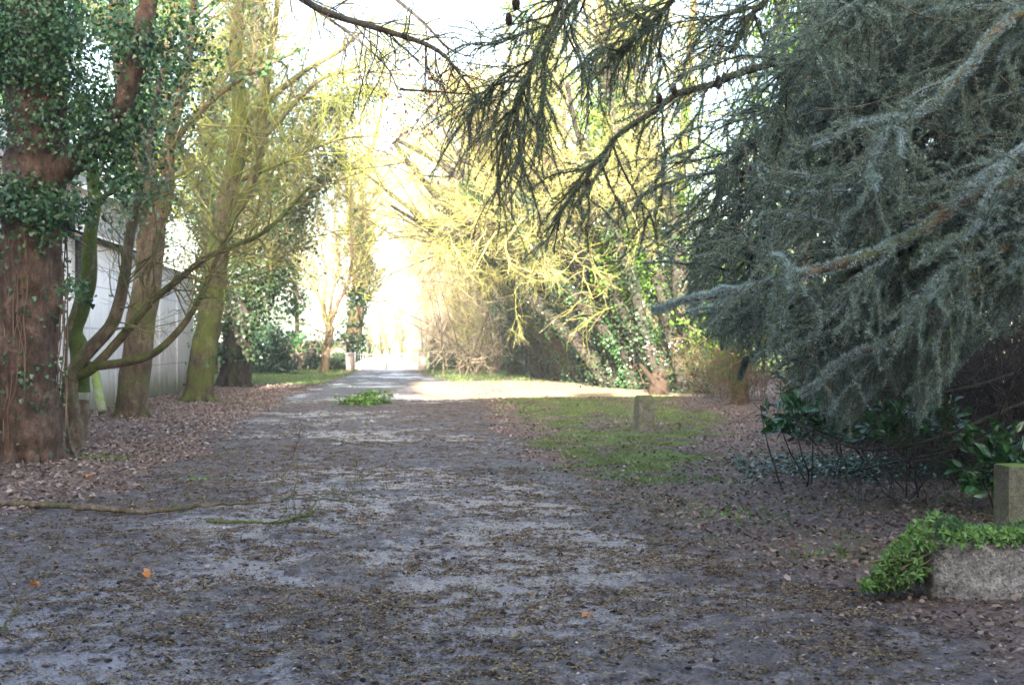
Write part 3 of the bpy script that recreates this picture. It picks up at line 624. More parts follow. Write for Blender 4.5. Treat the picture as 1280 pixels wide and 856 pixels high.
row_tree('ivy_clad_tree', 'dark ivied trunk with spreading mossy boughs right of the tapering mossy trunk', (292, 485),
    [([(292, 490, D), (296, 440, D), (300, 380, D), (306, 300, D), (318, 200, D), (322, 60, D), (325, -60, D)], .55, .22),
     ([(302, 400, D), (325, 350, D), (350, 320, D), (372, 270, D), (400, 230, D), (430, 190, D)], .17, .06),
     ([(298, 420, D), (330, 380, D), (345, 300, D), (352, 220, D)], .12, .05), ([(310, 260, D), (360, 200, D), (420, 130, D), (480, 110, D)], .12, .03)],
    'bark_dark', 'twig_olive', 33, n=(110, 1000, 3200), l=(3.0, 1.5, .7), ivy=[(13000, .12, .12, 1, .5)], ivymat='ivy_dark', leaves=[(325, 270, D, 1400, .9, .12), (345, 190, D, 1500, 1.1, .12), (370, 150, D, 700, .8, .12), (300, 330, D, 500, .5, .13), (300, 230, D + 1, 900, .8, .13), (340, 130, D + 1, 900, .9, .13)], minr=.006)
# tall trees behind the shed close the view between trunks
for k, (px, d, ht, lab, sp) in enumerate([(60, 44, 17, 'tall ivied tree rising behind the white shed at the left edge', 1.9), (185, 48, 18, 'tall ivied tree behind the shed roof, right of the grey house', 1.9), (262, 56, 16, 'dense ivied tree beyond the far end of the white shed', 1.7),
        (700, 64, 18, 'tall bare tree with light ivy above the middle of the right hedgerow', 2), (790, 56, 18, 'tall bare tree with light ivy behind the hanging cedar sprays', 2), (640, 74, 15, 'tall bare tree above the far end of the right hedgerow', 2)]):
    g = np.random.default_rng(40 + k); x = (px - 640) * d / F; t = thing('ivy_clad_tree', lab, 'tree', (x, d, 0), None); mb = MB()
    L = grow(np.array([[x, d, 0.]]), np.array([[0, 0, 1.]]), ht, 20, .05, g=g); R = taper(.4, .25, 1, 21); tubes(mb, L, R, 12, .2); A, RA = None, None
    s, dr, r, _ = kids(L, R, 26, .25, 1, 30, 70, g); A = grow(s, dr, g.uniform(2, 5, 26), 9, .12, (0, 0, .06), g); RA = taper(.12, .25, 26, 10); tubes(mb, A, RA, 7); mb.build('trunk', M['bark_brown'], t, smooth=True)
    mb = MB(); twiggery(mb, A, RA, 260, 1300, 2600, 1.6, .9, .5, .02, (0, 0, .05), t0=.2, minr=.006, g=g); mb.build('crown', M['twig_olive' if k == 0 else 'twig_lime' if k < 3 else 'twig_yellow'], t)
    mb = MB(); ivy_wrap(mb, L, R, 6000, .17, .1, 1, .5, g=g); ivy_wrap(mb, A, RA, 15000 if k < 3 else 5000, .16, 0, .95, .4, g=g); mb.build('ivy', M['ivy_lime' if k > 2 else 'ivy'], t)

for k, (x, y, ht) in enumerate([(-8.3, 1.5, 20.5), (-13.8, 2.5, 21), (-18, 1.5, 19)]):  # unseen evergreens put in to shade the left trunks and drive
    g = np.random.default_rng(45 + k); t = thing('evergreen_tree', ('tall evergreen just outside the left of the view, nearest the drive', 'tallest of the evergreens outside the left of the view', 'evergreen farthest from the drive outside the left of the view')[k], 'tree', (x, y, 0)); mb = MB()
    L = grow(np.array([[x, y, -.1]]), np.array([[0, 0, 1.]]), ht, 16, .03, g=g); R = taper(.4, .15, 1, 17); tubes(mb, L, R, 12, .2); mb.build('trunk', M['bark_brown'], t, smooth=True)
    n = 9000; z = g.random(n) ** .8; rr = np.sqrt(g.random(n)) * np.interp(z, [0, .1, .6, 1], [2.0, 2.9, 2.5, .6]); a = g.uniform(0, 2 * np.pi, n); p = np.column_stack([x + rr * np.cos(a), y + rr * np.sin(a), 1. + z * (ht - 1)])
    mb = MB(); inst(mb, LEAF_V, LEAF_F, p, rot_from(g.normal(0, 1, (n, 3))), .42 * g.uniform(.6, 1.3, n)); mb.build('crown', M['ivy_dark'], t)

# --- small tree on the far lawn and larger forked tree
D = G(405, 467)[1]
row_tree('young_tree', 'slender young tree with upswept stems alone on the far left lawn', (405, 467),
    [([(405, 468, D), (407, 440, D), (412, 415, D), (410, 400, D)], .24, .20), ([(411, 410, D), (404, 380, D), (408, 350, D), (402, 310, D), (395, 270, D)], .12, .04),
     ([(412, 408, D), (422, 380, D), (436, 350, D), (440, 310, D), (436, 270, D), (445, 210, D)], .12, .04), ([(409, 402, D), (398, 370, D), (385, 350, D), (375, 330, D)], .08, .03),
     ([(413, 405, D), (415, 370, D), (424, 330, D), (418, 280, D), (425, 220, D)], .09, .04)],
    'bark_tan', 'twig_yellow', 51, n=(60, 380, 1000), l=(2.2, 1.2, .7), up=(0, 0, .25), flare=.2, minr=.009, sides=12, r1=.04)
D = G(440, 461)[1]
row_tree('forked_tree', 'tall tree forking above an ivied foot beside the white gate', (440, 461),
    [([(436, 463, D), (440, 430, D), (446, 390, D), (448, 360, D), (444, 310, D), (440, 260, D), (430, 200, D), (420, 120, D)], .55, .14), ([(446, 375, D), (458, 345, D), (456, 310, D), (458, 270, D), (452, 230, D), (470, 170, D), (480, 120, D)], .32, .06),
     ([(447, 340, D), (450, 280, D), (470, 240, D), (500, 190, D)], .14, .04), ([(455, 300, D), (468, 285, D), (490, 278, D)], .07, .03)],
    'bark_brown', 'twig_yellow', 52, n=(110, 700, 1900), l=(3.4, 1.9, 1.0), up=(0, 0, .12), flare=.3, ivy=[(2500, .2, 0, .42, .22)], ivymat='ivy_dark', leaves=[(425, 445, D - .5, 900, .8, .2), (412, 450, D, 600, .8, .2)], minr=.011, sides=14, r1=.06)
D = 66.
row_tree('leafy_tree', 'thin dark-leaved tree rising behind the blue-green laurel on the left', (370, 462),
    [([(370, 463, D), (371, 400, D), (368, 330, D), (372, 260, D), (370, 180, D)], .14, .06)],
    'bark_dark', 'twig_olive', 53, n=(90, 500, 1000), l=(2.2, 1.2, .7), ivy=[(1500, .2, .1, 1, .5)], leaves=[(350, 330, D, 500, 1.3, .2), (375, 280, D, 500, 1.4, .2), (345, 380, D, 260, 1.0, .2), (385, 200, D, 300, 1.3, .2), (360, 230, D, 500, 1.4, .2)], minr=.009, sides=10, flare=.1)

# --- bushes on the left
def leaf_bush(name, label, c, rad, n, size, mat, seed, TV=LEAF_V, TF=LEAF_F, twm='twig_dark', nt_=40, cat='bush', shell=.55, group=None, z0=.02):
    g = np.random.default_rng(seed); c = np.asarray(c, float); rad = np.asarray(rad, float); t = thing(name, label, cat, (c[0], c[1], 0), group)
    d = nrm(g.normal(0, 1, (n, 3))); d[:, 2] = np.abs(d[:, 2]); rr = (shell + (1 - shell) * g.random(n)) * (.72 + .56 * fbm(d * 2.6 + seed, 3)); p = c * np.array([1, 1, 0]) + d * rad * rr[:, None]
    p[:, 2] += z0
    DD = nrm(d + g.normal(0, .55, (n, 3)) + np.array([0, 0, -.1])); mb = MB(); inst(mb, TV, TF, p, rot_from(DD, nrm(d + g.normal(0, .6, (n, 3)) + np.array([0, 0, .5]))), size * g.uniform(.6, 1.3, n)); mb.build('foliage', M[mat], t)
    mb = MB(); dd_ = nrm(g.normal(0, 1, (nt_, 3)) * rad); dd_[:, 2] = np.abs(dd_[:, 2]) + .15 + 3 * (z0 > .1) * rad[2]; L = grow(np.repeat(c[None] * np.array([1, 1, 0]), nt_, 0) + g.normal(0, .12, (nt_, 3)) * np.array([1, 1, 0]), dd_, np.linalg.norm(nrm(dd_) * rad, axis=1) * .95 + z0, 7, .1, g=g); tubes(mb, L, taper(.012 if z0 > .1 else .02 + .004 * rad[2], .3, nt_, 8), 5); mb.build('stems', M[twm], t)
    return t
def twig_bush(name, label, c, h, spread, ns, mats, seed, n=(0, 0, 0), l=(1, .6, .3), up=(0, 0, .0), minr=.004, r0=.03, arch=(0, 0, 0), base=.2, group=None, cat='bush', wig=.12):
    g = np.random.default_rng(seed); c = np.array([c[0], c[1], 0.]); t = thing(name, label, cat, c, group); mb = MB()
    S = c + g.normal(0, base, (ns, 3)) * np.array([1, 1, 0]); d = g.normal(0, spread, (ns, 3)); d[:, 2] = 1; L = grow(S, d, h * g.uniform(.7, 1.15, ns), 12, wig * .6, arch, g); R = taper(r0, .25, ns, 13); tubes(mb, L, R, 6); mb.build('stems', M[mats[0]], t, smooth=True)
    mb = MB(); tw = twiggery(mb, L, R, *n, *l, r0 * .5, up, t0=.12, minr=minr, g=g, wig=wig); mb.build('twigs', M[mats[1]], t); return t, tw, L, R
c = G(332, 468); leaf_bush('laurel_bush', 'blue-green laurel bush beside the far left lawn', c, (1.5, 1.5, 2.7), 5200, .17, 'ivy_blue', 61)
c = G(352, 464); twig_bush('bare_bush', 'pinkish-brown bare twiggy bush between the laurel and the young tree', c, 2.0, .35, 26, ('twig_brown', 'twig_pink'), 62, (120, 500, 900), (.8, .5, .3), minr=.008, base=.45)

# ================================================================== FAR END
# boundary walls with ivy
for nm, a_, b_, lab, sd in (('stone_wall', (-24, 71.5), (-9.75, 70.2), 'low ivied stone wall left of the white gate', 71), ('stone_wall', (-4.8, 69.6), (9, 66), 'low dark stone wall right of the white gate behind the bushes', 72)):
    t = thing(nm, lab, 'wall', (a_[0], a_[1], 0)); mb = MB(); obox(mb, a_, b_, .45, -.1, 1.55); w_ = mb.build('wall', M['rubble'], t)
    mb = MB(); obox(mb, np.array(a_) , b_, .6, 1.552, 1.64, .07); mb.build('coping', M['rubble'], t)
    g = np.random.default_rng(sd); n = 5200; u = g.random(n)[:, None]; p = np.array(a_)[None] * (1 - u) + np.array(b_)[None] * u; zz = g.random(n) ** .8 * 1.75
    p = np.column_stack([p[:, 0], p[:, 1] - .1 - np.abs(g.normal(0, .28, n)), zz]); k = fbm(p * .8, 3) > .42; p = p[k]
    mb = MB(); inst(mb, IVY_V, IVY_F, p, rot_from(nrm(g.normal(0, .6, p.shape) + np.array([0, 0, -1.])), nrm(g.normal(0, .5, p.shape) + np.array([0, -1., .4]))), g.uniform(.12, .24, len(p))); mb.build('ivy', M['ivy_dark'], t)
# white gate
gy = 68.6; gx0, gx1 = (443 - 640) * gy / F, (523 - 640) * gy / F; gm = (gx0 + gx1) / 2
gate = thing('white_gate', 'white double gate with an arched solid lower panel and railings closing the drive', 'gate', (gm, gy, 0))
for s_ in (0, 1):
    x0, x1 = (gx0, gm - .015) if s_ == 0 else (gm + .015, gx1)
    m_ = 14; xx = np.linspace(x0, x1, m_); hz = .45 + .42 * (1 - ((xx - gm) / (gx1 - gm)) ** 2) ** 1.2
    v = []; 
    for th in (-.03, .03):
        v += [(q, gy + th, .05) for q in xx] + [(q, gy + th, h_) for q, h_ in zip(xx, hz)]
    f = []
    for i in range(m_ - 1): f += [(i, i + 1, m_ + i + 1, m_ + i), (2 * m_ + i, 3 * m_ + i, 3 * m_ + i + 1, 2 * m_ + i + 1), (m_ + i, m_ + i + 1, 3 * m_ + i + 1, 3 * m_ + i)]
    f += [(0, m_, 3 * m_, 2 * m_), (m_ - 1, 3 * m_ - 1, 4 * m_ - 1, 2 * m_ - 1)]
    mb = MB(); mb.add(v, f); leaf_ = mb.build('gate_leaf', M['gate_white'], gate)
    mb = MB()
    for q in np.linspace(x0 + .08, x1 - .08, 13):
        top = .98 + .12 * abs(q - gm) / (gx1 - gm); box(mb, q - .012, q + .012, gy - .055, gy - .031, .30, top)
    mb.build('railings', M['gate_white'], leaf_)
    mb = MB(); box(mb, x0, x1, gy - .058, gy - .029, .90, .935); box(mb, x0 - .001, x0 + .05, gy - .06, gy + .034, .04, 1.06); box(mb, x1 - .05, x1 + .001, gy - .06, gy + .034, .04, 1.06); mb.build('gate_frame', M['gate_white'], leaf_)
for xx, lab in ((gx0 - .26, 'pinkish pier at the left side of the white gate'), (gx1 + .26, 'pinkish pier at the right side of the white gate, half behind the bush')):
    t = thing('gate_pier', lab, 'pier', (xx, gy, 0)); mb = MB(); box(mb, xx - .2, xx + .2, gy - .2, gy + .2, -.1, .9); mb.build('shaft', M['pink_pier'], t); mb = MB(); box(mb, xx - .25, xx + .25, gy - .25, gy + .25, .902, .98)
    mb.add([(xx - .22, gy - .22, .982), (xx + .22, gy - .22, .982), (xx + .22, gy + .22, .982), (xx - .22, gy + .22, .982), (xx, gy, 1.08)], [(0, 1, 4), (1, 2, 4), (2, 3, 4), (3, 0, 4)]); mb.build('cap', M['pink_pier'], t)
# trees in the field beyond the gate
for k, (px, d, h_, lab) in enumerate([(462, 105, 2.6, 'stubby tree beyond the left leaf of the white gate'), (476, 110, 3.4, 'thin bare tree beyond the middle of the gate, left one'), (488, 112, 4.6, 'tallest thin bare tree beyond the middle of the gate'), (503, 118, 3.0, 'small bare tree beyond the right leaf of the gate')]):
    x = (px - 640) * d / F; twig_bush('field_tree', lab, (x, d), h_, .08, 4, ('bark_brown', 'twig_olive'), 80 + k, (40, 160, 200), (.9, .5, .4), up=(0, 0, .3), minr=.015, r0=.07, cat='tree', base=.12)
def far_trees():
    mb = MB(); g = np.random.default_rng(90)
    for i in range(46):
        x = -330 + i * 13 + g.normal(0, 4); y = 420 + g.normal(0, 25); h_ = g.uniform(9, 18); n = 420
        d = nrm(g.normal(0, 1, (n, 3))); p = np.array([x, y, h_ * .5]) + d * np.array([h_ * .45, h_ * .4, h_ * .5]) * (.6 + .4 * g.random((n, 1)))
        inst(mb, DIA_V, DIA_F, p, rot_from(g.normal(0, 1, (n, 3))), g.uniform(1, 2.2, n))
    tag(mb.build('woods', M['ivy'], kind='stuff'), 'distant line of trees beyond the field', 'trees')
far_trees()

# ================================================================== RIGHT HEDGEROW
def lean_tree(seed, px, py, h_, lean, label, name='leaning_tree', mats=('bark_dark', 'twig_yellow'), ivyn=2600, ivymat='ivy_dark', ntw=(90, 600, 1500), crown=None):
    g = np.random.default_rng(seed); b = G(px, py); t = thing(name, label, 'tree', b, 'leaning trees of the right hedgerow' if name == 'leaning_tree' else None); mb = MB()
    ns = 3; S = b + g.normal(0, .22, (ns, 3)) * np.array([1, 1, 0]) - np.array([0, 0, .1]); d = np.tile([lean, -.12, 1.], (ns, 1)) + g.normal(0, .12, (ns, 3))
    L = grow(S, d, h_ * g.uniform(.8, 1.1, ns), 16, .07, (lean * .04, -.005, .0), g); R = taper(.15 + .012 * h_, .22, ns, 17) * g.uniform(.7, 1.1, (ns, 1)); tubes(mb, L, R, 12, .25)
    s, dr, r, _ = kids(L, R, 26, .36, 1, 30, 75, g, (lean * .25, -.15, .15)); A = grow(s, dr, g.uniform(1.4, 3.4, 26) * h_ / 9, 10, .12, (lean * .05, 0, -.01), g); RA = taper(np.minimum(r * .5, .045), .25, 26, 11); tubes(mb, A, RA, 7, .1); mb.build('trunk', M[mats[0]], t, smooth=True)
    mb = MB(); twiggery(mb, A, RA, *ntw, 1.5, .9, .5, .016, (lean * .05, -.03, -.05), t0=.15, minr=.0045, g=g); mb.build('crown', M[mats[1]], t)
    mb = MB(); ivy_wrap(mb, L, R, ivyn, .10, 0, .8, .13, g=g); mb.build('ivy', M[ivymat], t); return t
rowdat = [(872, 494, 12, -.2, 'ivied upright trunk at the very near end of the right hedgerow, beside the cedar'), (836, 492, 11, -.42, 'ivied leaning trunk at the near end of the right hedgerow, by the stump'), (806, 489, 11, -.36, 'ivied leaning trunk just behind the stone bollard'), (778, 486, 11.5, -.42, 'reddish leaning trunk left of the stone bollard in the hedgerow'),
          (752, 483, 11.5, -.36, 'leaning trunk under the overhanging yellow twigs, right hedgerow'), (726, 480, 12, -.40, 'leaning mossy trunk in the middle of the right hedgerow'), (700, 477, 12, -.34, 'leaning trunk beyond the sunlit strip in the middle of the hedgerow'),
          (677, 474, 12, -.34, 'dark leaning trunk near the bright opening in the hedgerow'), (655, 470, 12, -.30, 'farthest leaning trunk, bordering the bright opening onto the field')]
for i, (px, py, h_, ln, lab) in enumerate(rowdat): lean_tree(100 + i, px, py, h_, ln, lab, mats=('bark_dark', 'twig_yellow'), ntw=(130, 1000, 4000), ivyn=4200, ivymat=('ivy_dark', 'ivy_dark', 'ivy')[i % 3])
# the dark ivied bank below them
for i, (px, py, lab) in enumerate([(842, 482, 'low ivy mass at the foot of the nearest hedgerow trunks'), (775, 477, 'low ivy mass between the trunks left of the bollard'), (715, 472, 'low ivy mass at the middle of the hedgerow'), (668, 466, 'low ivy mass by the bright opening at the far end of the hedgerow')]):
    c = G(px, py); leaf_bush('ivy_bush', lab, c + np.array([.8, 2., 0]), (2.2, 2.0, 1.5), 3600, .15, 'ivy_dark', 120 + i, IVY_V, IVY_F)
for i, (px, py, rz, lab) in enumerate([(846, 480, 7.5, 'dark ivied hedge tree behind the nearest trunks of the hedgerow'), (795, 477, 7, 'dark ivied hedge tree behind the trunks above the stone bollard'), (745, 474, 6.8, 'dark ivied hedge tree behind the middle trunks of the hedgerow'), (702, 471, 6.8, 'dark ivied hedge tree near the far trunks of the hedgerow')]):
    c = G(px, py); leaf_bush('ivied_hedge_tree', lab, c + np.array([1.3, .5, 0]), (2.6, 2.0, rz), 11000, .13, 'ivy_dark', 125 + i, IVY_V, IVY_F, cat='tree', shell=.45)
# the arching bare shrubs, pale in the sun
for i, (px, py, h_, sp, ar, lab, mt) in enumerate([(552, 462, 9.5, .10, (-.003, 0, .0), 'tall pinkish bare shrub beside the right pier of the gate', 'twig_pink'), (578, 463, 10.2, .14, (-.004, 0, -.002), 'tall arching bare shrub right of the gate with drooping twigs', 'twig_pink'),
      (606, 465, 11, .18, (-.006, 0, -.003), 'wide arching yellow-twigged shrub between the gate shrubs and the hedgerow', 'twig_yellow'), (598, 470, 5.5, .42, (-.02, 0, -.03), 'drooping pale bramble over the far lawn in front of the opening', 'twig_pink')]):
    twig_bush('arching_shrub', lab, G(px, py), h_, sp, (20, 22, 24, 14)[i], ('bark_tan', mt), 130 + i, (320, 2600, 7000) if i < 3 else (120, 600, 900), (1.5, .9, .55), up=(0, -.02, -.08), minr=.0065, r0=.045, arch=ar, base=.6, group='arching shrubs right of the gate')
# ivied tree in full sun
g = np.random.default_rng(140); b = G(822, 487); D = b[1] - 3
t = thing('ivy_clad_tree', 'tree smothered in bright lime-green ivy behind the stone bollard', 'tree', (b[0], D, 0)); mb = MB()
L, R = limbs_to(mb, [([(828, 495, D), (815, 440, D), (800, 380, D), (780, 320, D), (765, 250, D), (760, 170, D), (755, 80, D), (755, -40, D)], .34, .12), ([(815, 430, D), (840, 330, D), (850, 220, D), (860, 100, D), (870, -40, D)], .24, .1), ([(790, 350, D), (720, 290, D), (660, 262, D), (600, 255, D)], .13, .04), ([(775, 300, D), (700, 200, D), (650, 150, D)], .12, .04)], 14, .2, 30); mb.build('trunk', M['bark_brown'], t, smooth=True)
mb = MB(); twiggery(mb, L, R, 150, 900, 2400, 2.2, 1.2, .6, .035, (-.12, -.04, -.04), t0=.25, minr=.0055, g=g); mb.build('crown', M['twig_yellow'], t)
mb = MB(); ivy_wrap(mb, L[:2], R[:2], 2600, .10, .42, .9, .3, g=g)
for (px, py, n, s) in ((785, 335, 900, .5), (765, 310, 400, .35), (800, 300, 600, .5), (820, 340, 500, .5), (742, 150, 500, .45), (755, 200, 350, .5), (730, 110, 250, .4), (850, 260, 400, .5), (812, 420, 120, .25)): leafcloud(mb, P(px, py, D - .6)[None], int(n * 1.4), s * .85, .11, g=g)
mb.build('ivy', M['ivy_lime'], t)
# evergreen trees behind the cedar
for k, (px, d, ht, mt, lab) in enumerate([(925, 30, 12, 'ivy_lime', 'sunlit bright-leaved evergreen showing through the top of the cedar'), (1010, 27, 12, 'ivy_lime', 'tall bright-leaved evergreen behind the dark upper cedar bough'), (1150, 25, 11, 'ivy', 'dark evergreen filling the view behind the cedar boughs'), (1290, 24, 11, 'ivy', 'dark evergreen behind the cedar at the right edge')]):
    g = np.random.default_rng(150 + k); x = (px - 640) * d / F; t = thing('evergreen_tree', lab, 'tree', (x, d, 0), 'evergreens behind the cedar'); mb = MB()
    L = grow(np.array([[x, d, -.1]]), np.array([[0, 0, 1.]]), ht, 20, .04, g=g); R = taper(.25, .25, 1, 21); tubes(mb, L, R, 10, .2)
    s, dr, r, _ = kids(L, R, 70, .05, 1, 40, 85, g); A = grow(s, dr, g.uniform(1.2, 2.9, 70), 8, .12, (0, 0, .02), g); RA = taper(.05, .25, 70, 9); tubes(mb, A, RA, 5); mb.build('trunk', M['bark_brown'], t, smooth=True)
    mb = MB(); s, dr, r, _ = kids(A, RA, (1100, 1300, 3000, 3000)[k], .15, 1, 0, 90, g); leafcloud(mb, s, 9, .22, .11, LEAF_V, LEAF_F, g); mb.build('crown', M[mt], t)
    mb = MB(); twiggery(mb, A, RA, 120, 500, 0, 1.1, .6, .3, .015, (0, 0, 0), t0=.2, minr=.005, g=g); mb.build('twigs', M['twig_olive'], t)

# stump and pale sprigs
g = np.random.default_rng(160); b = G(824, 496); t = thing('tree_stump', 'rotten orange-brown stump at the foot of the hedgerow behind the bollard', 'stump', b)
mb = MB(); n = 12; L = smooth_line(np.array([b + (0, 0, -.1), b + (0, 0, .25), b + (-.03, 0, .5), b + (-.05, 0, .72)]), n); tubes(mb, L, np.linspace(.30, .17, n), 16, .7, 6.); root_flare(mb, b, .26, 6, g, .3); mb.build('stump_wood', M['stump'], t, smooth=True)
mb = MB(); L = smooth_line(pts3([(826, 492, b[1]), (812, 470, b[1] - .2), (800, 455, b[1] - .3)]), 10); tubes(mb, L, np.linspace(.10, .05, 10), 8, .3); mb.build('broken_limb', M['stump'], t, smooth=True)
t, tw, L, R = twig_bush('pale_bush', 'small bush tipped with pale dry leaves between the bollard and the cedar', G(838, 492), 1.5, .8, 14, ('twig_brown', 'twig_brown'), 161, (60, 200, 0), (.7, .4, .2), minr=.004, base=.2, r0=.02)
tp = tw[1][:, -1]; tp = tp[(tp[:, 2] > .7)]; mb = MB(); leafcloud(mb, tp[:60], 3, .06, .09, LEAF_V, LEAF_F, g); mb.build('dry_leaves', M['white_leaf'], t)
# bramble thickets under the cedar's left edge
for i, (px, py, h_, lab, mt) in enumerate([(905, 500, 1.7, 'yellowish bare thicket left of the cedar skirt', 'twig_olive'), (950, 508, 1.6, 'reddish-brown bare thicket in front of the cedar skirt', 'twig_brown'), (880, 480, 2.2, 'greenish thicket between the pale bush and the cedar', 'twig_olive')]):
    twig_bush('bare_bush', lab, G(px, py), h_, .45, 34, ('twig_brown', mt), 170 + i, (180, 900, 1200), (.7, .4, .25), minr=.003, r0=.012, base=.45, group='bare thickets beside the cedar')

# ================================================================== CEDAR
def rosettes(mb, L, R, step, nl, k=9, size=.024, g=rng, wid=.12, upb=.3):
    """needle tufts along all lines"""
    m, n, _ = L.shape; seg = np.linalg.norm(L[:, 1:] - L[:, :-1], axis=-1); tot = seg.sum(1); cnt = np.maximum((tot / step).astype(int), 2)
    pi = np.repeat(np.arange(m), cnt); st0 = np.cumsum(cnt) - cnt; t = np.clip((np.arange(len(pi)) - np.repeat(st0, cnt) + g.normal(.5, .16, len(pi))) / np.repeat(cnt, cnt), 0, .999) * (n - 1); i = np.minimum(t.astype(int), n - 2); f = (t - i)[:, None]
    p = L[pi, i] * (1 - f) + L[pi, i + 1] * f; tan = nrm(L[pi, i + 1] - L[pi, i]); N = len(p)
    if nl and N > nl: s = g.choice(N, nl, False); p, tan = p[s], tan[s]; N = nl
    out = nrm(np.cross(tan, g.normal(0, 1, (N, 3))) + np.array([0, 0, upb]))
    if R is not None and step < .01: Rr = np.broadcast_to(R, L.shape[:2])[pi, i] if len(pi) == N else 0; p = p + out * np.reshape(Rr, (-1, 1)) * .85
    Pk = np.repeat(p, k, 0); d = nrm(np.repeat(out, k, 0) * .55 + nrm(g.normal(0, 1, (N * k, 3)))); 
    tv = np.array([(-wid / 2, 0, 0), (wid / 2, 0, 0), (0, 1, 0)]); inst(mb, tv, np.array([(0, 1, 2)]), Pk, rot_from(d, g=g), size * g.uniform(.7, 1.25, N * k)); return N
cb = np.array([8.2, 13.0, 0.]); ced = thing('cedar_tree', 'large blue-green cedar with drooping needle-covered boughs filling the right side', 'cedar', cb)
g = np.random.default_rng(200)
mb = MB(); L, R = limbs_to(mb, [([(*(cb + q), 1) for q in ((0, 0, -.2), (.05, 0, 2), (0, .1, 5), (.1, 0, 9), (0, 0, 14))], .55, .2)], 24, .2, 40); root_flare(mb, cb, .55, 9, g, .5); mb.build('trunk', M['bark_dark'], ced, smooth=True)
T = lambda z: (*(cb + (0, 0, z)), 1)
